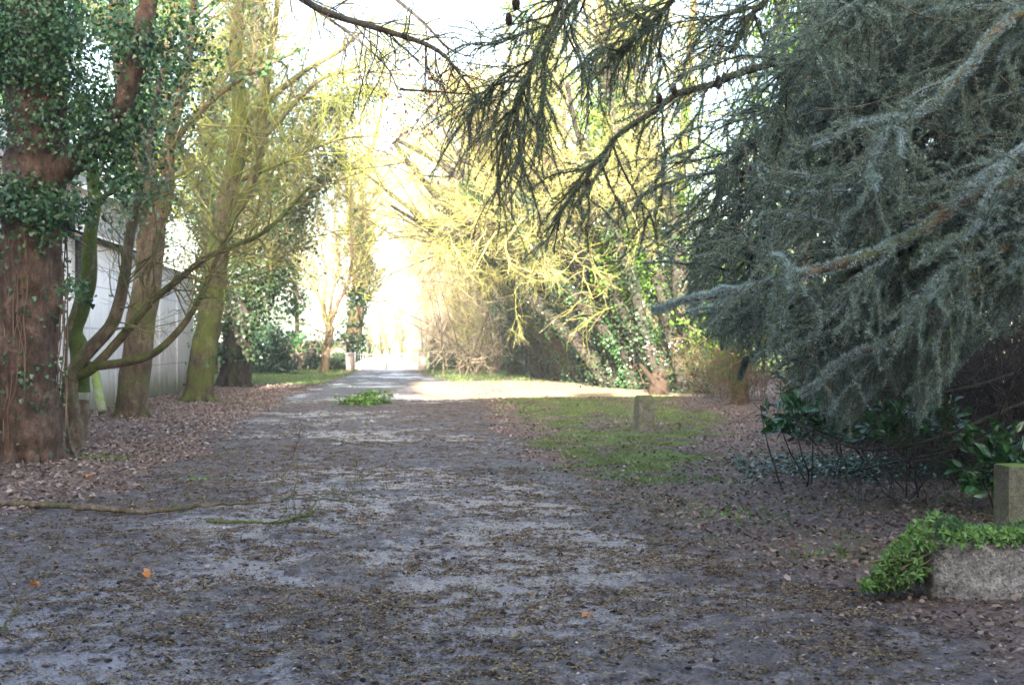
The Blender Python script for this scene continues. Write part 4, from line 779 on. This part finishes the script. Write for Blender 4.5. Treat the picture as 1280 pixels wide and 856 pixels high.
# boughs (pixels, distance): each one starts at the trunk
bgh = [ # pts, r0, kind
 ([T(6.2), (1290, -60, 11.5), (1180, 10, 11.2), (1090, 45, 11), (1000, 72, 11), (900, 108, 10.8), (850, 125, 10.7), (790, 168, 10.5), (748, 225, 10.3), (715, 275, 10.2)], .10, 'g'),
 ([T(5.0), (1400, 130, 10), (1290, 208, 8.6), (1200, 250, 8.3), (1120, 290, 8.1), (1000, 330, 7.9), (930, 350, 7.8), (855, 366, 7.8)], .09, 'b'),
 ([T(6.0), (1380, -40, 11), (1250, 60, 10.6), (1190, 110, 10.4), (1150, 140, 10.2), (1080, 120, 10.2), (1000, 150, 10.3), (930, 180, 10.4), (890, 230, 10.5)], .10, 'n'),
 ([T(5.2), (1330, 60, 11), (1200, 120, 10.5), (1100, 160, 10), (1020, 240, 9.8), (940, 290, 9.7), (890, 330, 9.6)], .09, 'n'),
 ([T(4.2), (1360, 220, 10.5), (1280, 260, 10), (1200, 330, 9.6), (1100, 380, 9.4), (1030, 430, 9.3), (985, 480, 9.2)], .08, 'n'),
 ([T(3.8), (1340, 230, 9.4), (1270, 290, 8.6), (1190, 350, 8.3), (1130, 400, 8.2), (1060, 440, 8.2), (1000, 480, 8.2)], .07, 'b'),
 ([T(6.4), (1390, -40, 9.6), (1300, 0, 8.9), (1230, 50, 8.6), (1190, 100, 8.5), (1120, 150, 8.4), (1070, 210, 8.4)], .06, 'b'),
 ([T(4.4), (1300, 200, 11.5), (1180, 220, 11), (1060, 260, 10.8), (960, 330, 10.7), (900, 390, 10.6)], .09, 'n'),
 ([T(5.4), (1300, 100, 12), (1150, 80, 11.8), (1040, 110, 11.6), (970, 200, 11.5), (920, 260, 11.5)], .09, 'g'),
 ([T(7.0), (1350, -120, 12), (1150, -60, 11.8), (1000, -20, 11.5), (940, 30, 11.3), (900, 90, 11.2)], .12, 'g'),
 ([T(5.6), (1330, 20, 10), (1280, 60, 9.6), (1230, 150, 9.3), (1170, 210, 9.2), (1090, 240, 9.2)], .08, 'n'),
 ([T(4.4), (1380, 190, 9.8), (1290, 240, 9.0), (1180, 300, 8.7), (1080, 340, 8.6), (980, 400, 8.6), (920, 430, 8.7)], .07, 'n'), ([T(3.6), (1370, 260, 9.4), (1300, 310, 8.8), (1230, 350, 8.5), (1190, 400, 8.4), (1165, 470, 8.4)], .05, 'b'),
 ([T(4.0), (1350, 240, 11.6), (1240, 290, 11.2), (1120, 330, 11), (1030, 380, 10.8), (960, 430, 10.7), (930, 460, 10.7)], .08, 'n'),
 ([T(4.9), (1380, 100, 9.2), (1330, 130, 8.8), (1290, 180, 8.6), (1250, 230, 8.5), (1290, 330, 8.5)], .06, 'b'),
 ([T(3.3), (1350, 330, 11.5), (1260, 380, 11), (1180, 420, 10.6), (1100, 450, 10.4), (1050, 480, 10.3)], .07, 'n'),
 ([T(7.4), (1350, -200, 11), (1050, -170, 10.5), (880, -110, 10.2), (800, -60, 10), (760, -20, 9.9), (720, 30, 9.8), (690, 90, 9.8)], .12, 'g'),
 ([T(7.8), (1300, -260, 11.5), (1000, -210, 11), (820, -140, 10.8), (720, -70, 10.6), (690, -10, 10.5), (660, 60, 10.4), (645, 110, 10.4)], .12, 'g'),
 ([T(7.2), (1320, -170, 12), (1100, -110, 12), (950, -60, 12), (860, -20, 12), (800, 30, 12), (770, 70, 12)], .11, 'g'),
 ([T(6.6), (1300, -90, 10), (1200, -50, 9.6), (1120, -20, 9.4), (1060, 40, 9.3), (1000, 100, 9.2), (960, 160, 9.2)], .10, 'n'),
 ([T(6.8), (1350, -60, 11), (1230, 0, 11), (1130, 60, 10.9), (1060, 110, 10.8), (1010, 200, 10.7)], .08, 'n'), ([T(6.4), (1380, 0, 10), (1320, 40, 9.8), (1260, 110, 9.7), (1200, 190, 9.6), (1140, 250, 9.6)], .08, 'n'),
 ([T(6.9), (1330, -100, 10.4), (1250, -30, 10.2), (1180, 30, 10), (1120, 90, 9.9), (1090, 180, 9.9)], .08, 'n'), ([T(5.2), (1370, 90, 11.8), (1290, 130, 11.5), (1220, 200, 11.3), (1160, 290, 11.2), (1100, 330, 11.2)], .08, 'n'),
 ([T(3.6), (1370, 280, 11.2), (1300, 320, 10.8), (1240, 360, 10.6), (1190, 400, 10.5), (1150, 440, 10.5)], .07, 'n'), ([T(6.2), (1330, -20, 12), (1180, 30, 12), (1080, 60, 11.8), (980, 130, 11.6), (910, 200, 11.5), (880, 280, 11.4)], .08, 'n')]
LOWX = [820, 850, 900, 960, 1000, 1040, 1060, 1085, 1130, 1150, 1175, 1200, 1240, 1400]; LOWY = [395, 405, 440, 470, 490, 545, 560, 500, 500, 560, 510, 455, 425, 400]
def skirt(Lb):
    e = Lb[:, -1]; px = 640 + e[:, 0] / e[:, 1] * F; py = 428 - (e[:, 2] - CAM_H) / e[:, 1] * F
    return (py < np.interp(px, LOWX, LOWY)) & ((px > 850 - .12 * np.maximum(py - 330, 0)) | (py < 330))
for bi, (pts, r0, kd) in enumerate(bgh):
    g = np.random.default_rng(210 + bi); n = 44
    L = smooth_line(pts3(pts), n); L += np.cumsum(g.normal(0, .012, L.shape), 0) * 1.0; t_ = np.linspace(0, 1, n); R = r0 * (.42 if kd == 'g' else .58) * ((1 - t_) ** .8) + .009
    mb = MB(); tubes(mb, L, R, 10, .25, 6.); L, R = L[None], R[None]
    top = kd == 'g' and bi in (0, 14, 15, 16)
    ns = 26 if top else 15 if kd == 'b' else 30
    s, d, r, tt = kids(L, R, ns, .16, 1, 35, 80, g, (-.4, -.1, -.15) if not top else (-.06, 0, -.75)); A = grow(s, d, g.uniform(.5, 1.5, ns) * (1.15 - .5 * tt), 12, .13, (-.01, 0, -.065 if not top else -.09), g); A = A[skirt(A)]; ns = len(A); RA = taper(.011, .3, ns, 13); tubes(mb, A, RA, 5)
    nb = 150 if top else 210 if kd == 'b' else 370
    s, d, r, tt = kids(A, RA, nb, .05, 1, 30, 80, g, (-.16, 0, -.3)); B = grow(s, d, g.uniform(.2, .7, nb) * (.7 if top else 1), 8, .10, (-.01, 0, -.085), g); B = B[skirt(B)]; nb = len(B); RB = taper(.0045, .5, nb, 9); tubes(mb, B, RB, 4)
    bough = mb.build('bough', M['bark_dark' if kd != 'b' else 'bark_brown'], ced, smooth=True)
    mb = MB(); dense = dict(g=1.35, n=1., b=.8)[kd]; sz = dict(g=.028, n=.032, b=.040)[kd]
    rosettes(mb, L[:, 8:], R[:, 8:], .0045 * dense, 0, 13, sz * (.85 if kd == 'b' else 1.2), g, .16); rosettes(mb, A, RA, .015 * dense, 0, 15, sz * (1. if kd == 'b' else 1.15), g, .15)
    if kd == 'b': mb.build('needles', M['needle_blue'], bough); mb = MB(); kd = 'n'; sz = .031
    rosettes(mb, B, RB, .022 if not top else .026, 0, 13 if not top else 16, sz * (1.25 if top else 1), g, .18 if top else .15)
    mb.build('needles', M[dict(g='needle_green', n='needle', b='needle_blue')[kd]], bough)
# upper part of the cedar, above the picture: shades the ground
mb = MB(); g = np.random.default_rng(240); L = np.array([[cb + (0, 0, z)] * 2 for z in np.linspace(5.5, 13.5, 40)]); a = g.uniform(0, 2 * np.pi, 40); d = np.stack([np.cos(a), np.sin(a), .05 * np.ones(40)], -1)
A = grow(cb + np.array([0, 0, 1.]) * g.uniform(6.5, 13.5, 40)[:, None], d, g.uniform(3, 6.5, 40), 14, .05, (0, 0, -.01), g); keepy = A[:, -1, 1] > 7.5; A = A[keepy]; RA = taper(.09, .2, len(A), 15); tubes(mb, A, RA, 7)
s, d, r, tt = kids(A, RA, 900, .2, 1, 40, 90, g); B = grow(s, d, g.uniform(.6, 1.6, 900), 6, .1, (0, 0, -.06), g); tubes(mb, B, taper(.012, .4, 900, 7), 4); up_ = mb.build('upper_boughs', M['bark_dark'], ced, smooth=True)
mb = MB(); rosettes(mb, B, None, .03, 26000, 7, .075, g, .2); rosettes(mb, A, None, .03, 7000, 7, .075, g, .2); mb.build('needles', M['needle_green'], up_)
# cones
def cone_mesh(mb, c, s=1.):
    for j in range(9):
        z = -.035 + j * .009; r = .026 * math.sqrt(max(.05, 1 - (z / .042) ** 2)); L = np.array([[c[0], c[1], c[2] + z * s], [c[0], c[1], c[2] + (z + .007) * s]]); tubes(mb, L, np.array([r * s, r * s * .82]), 10, cap=True)
for (px, py, d, s) in ((824, 124, 10.6, 1.2), (842, 112, 10.7, 1.2), (898, 104, 10.7, 1.5), (905, 98, 10.7, 1.1), (928, 222, 10.3, 1.3), (735, 230, 10.2, 1.1), (1196, 165, 9.6, 1.6), (1218, 210, 9.6, 1.1), (928, 250, 10.2, .9), (636, 25, 10.2, 1.3), (645, 5, 10.2, 1.5)):
    mb = MB(); cone_mesh(mb, P(px, py, d), s); mb.build('cone', M['cone'], ced, smooth=False)
# pale bare twigs hanging in the cedar
for pts in ([(1140, 130), (1170, 165), (1210, 174), (1270, 172)], [(1120, 5), (1160, 22), (1230, 28), (1270, 12)], [(1020, 138), (1080, 132), (1150, 108)], [(930, 180), (935, 210), (925, 235)], [(1030, 85), (1060, 130)], [(1250, 95), (1270, 120), (1250, 140)], [(920, 280), (935, 300), (960, 330)]):
    L = smooth_line(np.array([P(x, y, 8.9) for x, y in pts]), 14); mb = MB(); tubes(mb, L, np.linspace(.006, .003, 14), 4); mb.build('dead_twig', M['bark_tan'], ced, smooth=True)

# ---- laurels, dark thicket and ivy under the cedar
for i, (px, d, z0, rad, n, mt, lab) in enumerate([(1003, 13.2, .62, (.42, .4, .42), 260, 'laurel', 'small glossy laurel bush under the left skirt of the cedar'), (1140, 12.2, .62, (.62, .5, .42), 380, 'laurel', 'glossy laurel bush under the middle of the cedar skirt'), (1262, 11.0, .25, (.5, .45, .62), 380, 'laurel', 'dark glossy laurel bush behind the mossy post at the right edge')]):
    leaf_bush('laurel_bush', lab, ((px - 640) * d / F, d, 0), rad, n, .15, mt, 180 + i, LEAF_V * np.array([.85, 1, 1]), LEAF_F, shell=.3, z0=z0, nt_=4)
g = np.random.default_rng(190)
for i, (x, y, lab) in enumerate([(5.7, 15.4, 'dark dead thicket under the cedar behind the laurels, left part'), (6.0, 14.2, 'dark dead thicket deep under the cedar, middle part'), (5.9, 12.0, 'dark dead thicket behind the mossy post, right part')]):
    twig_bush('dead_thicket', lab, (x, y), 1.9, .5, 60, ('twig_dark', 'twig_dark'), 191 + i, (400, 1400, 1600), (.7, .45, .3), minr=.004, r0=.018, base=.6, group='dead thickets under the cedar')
for i, (x, y, lab) in enumerate([(6.2, 18.2, 'dark ivy bush at the back of the gloom under the cedar, left one'), (8.6, 16.8, 'dark ivy bush at the back of the gloom behind the mossy post'), (7.0, 22.5, 'dark ivy bush behind the reddish thicket beside the cedar')]):
    leaf_bush('ivy_bush', lab, (x, y, 0), (2.0, 1.6, 3.2), 5200, .13, 'ivy_dark', 195 + i, IVY_V, IVY_F, shell=.4)
g = np.random.default_rng(199); n = 4200; c = G(1070, 600); p = np.array([c[0] + .35, c[1] + .25, 0]) + np.clip(g.normal(0, 1, (n, 3)), -2, 2) * np.array([.8, .5, 0]); p[:, 2] = gz(p[:, 0], p[:, 1]) + g.random(n) * .16
mb = MB(); inst(mb, IVY_V, IVY_F, p, rot_from(flat_dirs(n, .4), upn(n, .5)), g.uniform(.03, .06, n)); mb.build('ivy_ground_cover', M['ivy_blue'], kind='stuff')
# ivy ground cover around trunk feet on the left, and in front of the hedgerow
n = 3400; u = g.random(n); p = np.column_stack([np.interp(u, [0, 1], [6.0, 2.2]), np.interp(u, [0, 1], [35, 52]), np.zeros(n)]) + g.normal(0, 1, (n, 3)) * np.array([.5, .7, 0]); p[:, 2] = gz(p[:, 0], p[:, 1]) + g.random(n) * .22
mb = MB(); inst(mb, IVY_V, IVY_F, p, rot_from(flat_dirs(n, .4), upn(n, .5)), g.uniform(.06, .12, n)); mb.build('ivy_ground_cover', M['ivy_dark'], kind='stuff')
# low dark bough sweeping under the cedar
mb = MB(); L, R = limbs_to(mb, [([(985, 520, 13), (1040, 550, 12), (1100, 562, 11.6), (1180, 545, 11.6), (1290, 500, 12), T(1.9)], .010, .03), ([(1060, 590, 11.5), (1130, 575, 11.4), (1200, 560, 11.6), (1300, 520, 12), T(1.7)], .008, .03), ([(1010, 520, 12.4), (1100, 490, 12), (1230, 480, 12), T(2.3)], .010, .03)], 6, .2, 24)
twiggery(mb, L, R, 100, 400, 500, .55, .35, .2, .007, (0, 0, -.03), t0=0, minr=.003, g=g); mb.build('low_bough', M['bark_dark'], ced, smooth=True)

# ================================================================== FOREGROUND OBJECTS
def rough_block(mb, c, sx, sy, sz, seed, taper_=.0, amp=.02, n=14, rot=0., rnd=.16):
    """stone block with worn corners; c = centre of base"""
    g_ = np.linspace(-1, 1, n); faces = []; Vs = []; off = 0
    for ax in range(3):
        for sg in (-1, 1):
            a, b = np.meshgrid(g_, g_); v = np.zeros((n * n, 3)); v[:, ax] = sg; v[:, (ax + 1) % 3] = a.ravel(); v[:, (ax + 2) % 3] = b.ravel()
            i = np.arange(n * n).reshape(n, n); q = np.stack([i[:-1, :-1], i[:-1, 1:], i[1:, 1:], i[1:, :-1]], -1).reshape(-1, 4)
            if sg < 0: q = q[:, ::-1]
            Vs.append(v); faces.append(q + off); off += n * n
    v = np.concatenate(Vs); e = np.sort(np.abs(v), 1)[:, 1]                  # rounding
    cube = v * np.array([sx, sy, sz]) / 2; s_ = np.clip((np.abs(v) - (1 - rnd)) / rnd, 0, 1); k = np.linalg.norm(s_, axis=1); sc_ = np.where(k > 1, 1 / np.maximum(k, 1e-6), 1.)
    core = np.sign(v) * np.minimum(np.abs(v), 1 - rnd); v2 = core + np.sign(v) * s_ * rnd * sc_[:, None]; p = v2 * np.array([sx, sy, sz]) / 2
    p[:, :2] *= (1 - taper_ * (v[:, 2:3] + 1) / 2); nn_ = nrm(v2 * np.array([1, 1, 1.])); q0 = p + np.asarray(c) * 1.0
    p += nn_ * ((fbm(p * 5 + seed, 4) - .5) * 2 * amp + (fbm(p * 22 + seed, 3) - .5) * amp * .6)[:, None]
    ca, sa = math.cos(rot), math.sin(rot); p = np.column_stack([p[:, 0] * ca - p[:, 1] * sa, p[:, 0] * sa + p[:, 1] * ca, p[:, 2] + sz / 2]) + np.asarray(c); 
    mb.add(p, np.concatenate(faces))
# bollard
b = G(806, 541); b[1] += .15; t = thing('stone_bollard', 'short weathered stone bollard standing on the thin lawn', 'bollard', b)
mb = MB(); rough_block(mb, b - (0, 0, .08), .33, .28, .74, 3, .14, .014, 18, .35, .3); mb.build('shaft', M['stone_grey'], t, smooth=True)
# mossy post
b = G(1270, 672); t = thing('mossy_post', 'square green-mossed post behind the stone trough at the right edge', 'post', b)
mb = MB(); rough_block(mb, b - (0, 0, .08), .27, .25, .68, 5, .03, .006, 16, .12, .06); mb.build('shaft', M['post_wood'], t, smooth=True)
# trough: hollow stone with soil
tb = np.array([3.28, 7.58, 0.]); tr = thing('stone_trough', 'rough grey stone trough overflowing with green plants at the lower right', 'trough', tb)
def trough():
    mb = MB(); ln, wd, ht, th = 1.42, .46, .37, .07; n = 34; rot = -.10
    # outer loop of rings -> walls up, rim, inner walls down, floor
    m = 96; a = np.linspace(0, 2 * np.pi, m, endpoint=False)
    def ring(l_, w_, z, e=5.): 
        x = np.sign(np.cos(a)) * np.abs(np.cos(a)) ** (2 / e) * l_ / 2; y = np.sign(np.sin(a)) * np.abs(np.sin(a)) ** (2 / e) * w_ / 2; return np.column_stack([x, y, np.full(m, z)])
    prof = [(ln * .90, wd * .86, -.04)] + [(ln * (.93 + .07 * t_), wd * (.90 + .10 * t_), t_ * ht) for t_ in np.linspace(0, .96, 18)] + [(ln - .02, wd - .02, ht), (ln - .06, wd - .06, ht + .004), (ln - 2 * th + .02, wd - 2 * th + .02, ht), (ln - 2 * th, wd - 2 * th, ht - .02), (ln - 2 * th - .02, wd - 2 * th - .02, ht - .12)]
    rings = np.array([ring(*q) for q in prof]); p = rings.reshape(-1, 3)
    c_ = np.array([0, 0, ht / 2]); dn = nrm((p - c_) / np.array([ln, wd, ht])); p = p + dn * ((fbm(p * 4.5 + 3, 4) - .5) * .075 + (fbm(p * 20, 3) - .5) * .02)[:, None]
    k = len(prof); i = np.arange(k * m).reshape(k, m); q = np.stack([i[:-1], np.roll(i[:-1], -1, 1), np.roll(i[1:], -1, 1), i[1:]], -1).reshape(-1, 4)
    ca, sa = math.cos(rot), math.sin(rot); W_ = lambda p: np.column_stack([p[:, 0] * ca - p[:, 1] * sa, p[:, 0] * sa + p[:, 1] * ca, p[:, 2]]) + tb
    mb.add(W_(p), q); mb.build('basin', M['stone'], tr, smooth=True)
    mb = MB(); s_ = ring(ln - 2 * th, wd - 2 * th, ht - .05); mb.add(W_(s_), [tuple(range(m))]); mb.build('soil', M['clod'], tr)
    return W_
W_ = trough()
def planting():
    g = np.random.default_rng(300); t = thing('trailing_plant', 'bright green trailing rosette plant spilling over the left end of the trough', 'plant', tb + (-.7, 0, 0))
    # mound over the trough's left end reaching the ground
    n = 430; u = g.random(n); px = 1160 - 68 * u ** .7 + g.normal(0, 14, n); lo = 735 - 10 * (px > 1140); up_ = np.interp(px, [1085, 1110, 1150, 1190], [728, 690, 648, 640]); py = up_ + (lo - up_) * g.random(n) ** .9
    px = np.clip(px, 1082, 1178); py = np.where(px > 1155, np.minimum(py, 682), py); c = np.array([P(a, b, 7.35 + .38 * g.random() + .10 * (740 - b) / 100) for a, b in zip(px, py)]); c[:, 2] = np.maximum(c[:, 2], .02)
    k = 11; C = np.repeat(c, k, 0); ax = nrm(g.normal(0, .35, (n, 3)) + np.array([-.25, -.7, .6])); AX = np.repeat(ax, k, 0)
    d = nrm(np.cross(AX, g.normal(0, 1, (n * k, 3))) + AX * g.uniform(.1, 1.0, (n * k, 1))); mb = MB(); inst(mb, LEAF_V * np.array([.62, 1, 1]), LEAF_F, C, rot_from(d, AX), g.uniform(.018, .055, n * k) * np.repeat(g.uniform(.6, 1.3, n), k)); mb.build('rosettes', M['trailer'], t)
    mb = MB(); q = c[g.choice(n, 70)] + g.normal(0, .02, (70, 3)) + np.array([0, -.02, 0]); q[:, 2] = np.maximum(q[:, 2], .02); inst(mb, LEAF_V, LEAF_F, q, rot_from(g.normal(0, 1, (70, 3))), g.uniform(.02, .05, 70)); mb.build('dead_leaves', M['dead_leaf'], t)
    mb = MB(); m = 60; s = c[g.choice(n, m)]; L = grow(np.tile(tb + np.array([-.52, 0, .34]), (m, 1)), s - (tb + np.array([-.52, 0, .34])), np.linalg.norm(s - tb - np.array([-.52, 0, .34]), axis=1), 6, .08, g=g); tubes(mb, L, np.full((m, 7), .004), 4); mb.build('stems', M['twig_olive'], t)
    # feathery mat in the trough
    t = thing('feathery_plant', 'darker green feathery mat of plants growing in the stone trough', 'plant', tb + (0, 0, .33))
    n = 620; q = np.column_stack([g.uniform(-.62, .66, n), g.uniform(-.22, .16, n), np.zeros(n)]); q[:, 2] = .34 + (.13 + .05 * np.sin(q[:, 0] * 7)) * np.sqrt(g.random(n)) * (1 - (q[:, 1] / .3) ** 2); c = W_(q)
    k = 13; C = np.repeat(c, k, 0); d = nrm(g.normal(0, .8, (n * k, 3)) + np.array([0, -.2, .6])); mb = MB(); inst(mb, LAN_V, LAN_F, C, rot_from(d), g.uniform(.02, .05, n * k)); mb.build('foliage', M['feather'], t)
    n = 110; q = np.column_stack([g.uniform(-.6, .3, n), g.uniform(-.24, -.1, n), g.uniform(.36, .44, n)]); c = W_(q); C = np.repeat(c, k, 0); ax = nrm(g.normal(0, .3, (n, 3)) + np.array([0, -.8, .5])); AX = np.repeat(ax, k, 0); d = nrm(np.cross(AX, g.normal(0, 1, (n * k, 3))) + AX * g.uniform(.1, .8, (n * k, 1)))
    mb = MB(); inst(mb, LEAF_V * np.array([.6, 1, 1]), LEAF_F, C, rot_from(d, AX), g.uniform(.03, .055, n * k)); mb.build('rosettes', M['trailer'], t)
    mb = MB()
    for pts in ([(-.45, -.1, .42), (-.38, -.1, .52), (-.28, -.1, .52), (-.15, -.1, .44)], [(-.2, -.1, .45), (-.12, -.05, .56), (0, -.1, .5)]):
        L = smooth_line(W_(np.array(pts)), 14); tubes(mb, L, np.full(14, .003), 4)
    mb.build('dry_stem', M['bark_tan'], t)
planting()
# white stone
b = G(974, 523); mb = MB(); rough_block(mb, b + (0, 0, -.02), .17, .13, .11, 8, .1, .01, 10, .4, .8); tag(mb.build('pale_stone', M['white_leaf'], smooth=True), 'small rounded white stone on the litter at the cedar edge', 'stone')

# fallen branch, left foreground
def fallen(name, label, pts, r0, r1, mat, seed, ntw=(8, 26, 30), l=(.5, .3, .15), z=.03, sub=()):
    g = np.random.default_rng(seed); L0 = np.array([G(x, y, 0.) + (0, 0, dz) for x, y, dz in pts]); L0[:, 2] += gz(L0[:, 0], L0[:, 1]) + z
    t = thing(name, label, 'branch', L0[0]); L = smooth_line(L0, 40); L[1:-1] += g.normal(0, .006, (38, 3)); R = np.linspace(r0, r1, 40); mb = MB(); tubes(mb, L, R, 9, .2, 12., cap=True)
    LL = [L]; RR_ = [R]
    for s in sub:
        q = np.array([G(x, y, 0.) + (0, 0, dz) for x, y, dz in s]); q[:, 2] += gz(q[:, 0], q[:, 1]) + z; q = smooth_line(q, 40); tubes(mb, q, np.linspace(r1 * .9, .004, 40), 6, .15); LL.append(q); RR_.append(np.linspace(r1 * .8, .003, 40))
    LL = np.array(LL); twiggery(mb, LL, np.array(RR_), *ntw, *l, .006, (0, 0, .04), t0=.5, minr=.0025, g=g); mb.build('limb', M[mat], t, smooth=True); return t
fallen('fallen_branch', 'long fallen branch lying across the litter at the lower left', [(-20, 633, 0), (50, 636, 0), (120, 640, 0), (190, 642, 0), (250, 638, .02), (312, 637, .02)], .034, .014, 'bark_tan', 310, (8, 30, 40), (.45, .25, .14), .035,
       sub=([(215, 640, .02), (235, 628, .06), (262, 618, .14)], [(312, 637, .02), (345, 634, .03), (366, 628, .05), (372, 612, .2), (368, 600, .3)], [(340, 634, .03), (350, 620, .10), (372, 606, .26), (385, 612, .15)]))
fallen('fallen_branch', 'thin mossy fallen branch lying just beyond the end of the long one', [(258, 655, 0), (310, 656, 0), (350, 656, .01), (386, 650, .02)], .015, .008, 'bark_green', 311, (10, 40, 50), (.35, .2, .12), .02, sub=([(386, 650, .02), (400, 640, .08), (430, 634, .05)],))
fallen('fallen_branch', 'tangle of thin dead twigs at the bottom left corner', [(0, 790, 0), (18, 770, .02), (30, 745, .05)], .007, .004, 'bark_tan', 312, (12, 20, 0), (.3, .15, .1), .02)
# leafy branch dropped on the drive
g = np.random.default_rng(320); b = G(455, 506); t = thing('leafy_branch', 'green leafy branch lying on the drive below the young tree', 'branch', b); mb = MB()
S = np.tile(b + (-.55, 0, .05), (16, 1)); d = np.column_stack([g.uniform(.4, 1, 16), g.normal(0, .4, 16), g.uniform(-.03, .2, 16)]); L = grow(S, d, g.uniform(.6, 1.5, 16), 8, .1, (0, 0, -.03), g); tubes(mb, L, taper(.018, .3, 16, 9), 5); mb.build('stems', M['bark_green'], t, smooth=True)
s, _, _, _ = kids(L, taper(.018, .3, 16, 9), 260, .3, 1, 0, 90, g); s[:, 2] = np.maximum(s[:, 2], .05); mb = MB(); leafcloud(mb, s, 6, .05, .085, LEAF_V, LEAF_F, g); mb.build('foliage', M['trailer'], t)
c2 = b + (-.45, -.1, .08); mb = MB(); leafcloud(mb, c2 + g.normal(0, .1, (30, 3)) * np.array([1.4, 1, .5]), 5, .05, .08, LEAF_V, LEAF_F, g); mb.build('foliage', M['trailer'], t)
# the few orange leaves one can count
for i, (px, py, s, lab) in enumerate([(108, 600, .09, 'curled orange leaf in front of the big left trunk'), (180, 717, .08, 'orange leaf lying on wet mud at the lower left'), (42, 731, .07, 'ochre leaf near the left edge of the foreground'), (124, 552, .08, 'orange leaf beside the green weeds under the crooked tree'), (735, 771, .05, 'small orange leaf on the drive near the bottom of the picture')]):
    g = np.random.default_rng(330 + i); c = G(px, py); c[2] = gz1(c[0], c[1]) + .03; mb = MB(); inst(mb, LEAF_V * np.array([1.5, 1, 2.5]), LEAF_F, np.repeat(c[None], 2, 0), rot_from(nrm(g.normal(0, 1, (2, 3)) * np.array([1, 1, .5])), upn(2, .4, g)), s); tag(mb.build('orange_leaf', M['orange']), lab, 'leaf', 'orange leaves on the ground')

# ================================================================== unseen house added behind the camera to cast the foreground shadow
ho = thing('shade_house', 'tall brick house behind the viewer whose shadow covers the foreground', 'house', (0, -10, 0))
HX0, HX1, HR = -15, 15, 13.7
mb = MB(); box(mb, HX0, HX1, -16, -5, -.1, 9.6); mb.add([(HX0, -16, 9.6), (HX0, -5, 9.6), (HX0, -10.5, HR - .1)], [(0, 1, 2)]); mb.add([(HX1, -16, 9.6), (HX1, -5, 9.6), (HX1, -10.5, HR - .1)], [(0, 2, 1)]); mb.build('wall', M['render_grey'], ho)
mb = MB(); mb.add([(HX0 - .3, -4.6, 9.45), (HX1 + .3, -4.6, 9.45), (HX1 + .3, -10.5, HR), (HX0 - .3, -10.5, HR), (HX1 + .3, -16.4, 9.45), (HX0 - .3, -16.4, 9.45)], [(0, 1, 2, 3), (3, 2, 4, 5)]); rf = mb.build('roof', M['slate'], ho)
for cxx in (-11, 0, 11):
    mb = MB(); box(mb, cxx - .6, cxx + .6, -11.2, -10, 12.2, 14.3); mb.build('chimney', M['brick'], rf)
for zz in (1.2, 4.2, 7.0):
    for xx in range(-13, 13, 4):
        mb = MB(); box(mb, xx, xx + 1.2, -5.02, -4.95, zz, zz + 1.8); wf = mb.build('window', M['gate_white'], ho); mb = MB(); box(mb, xx + .08, xx + 1.12, -4.948, -4.93, zz + .08, zz + 1.72); mb.build('pane', M['glass'], wf)
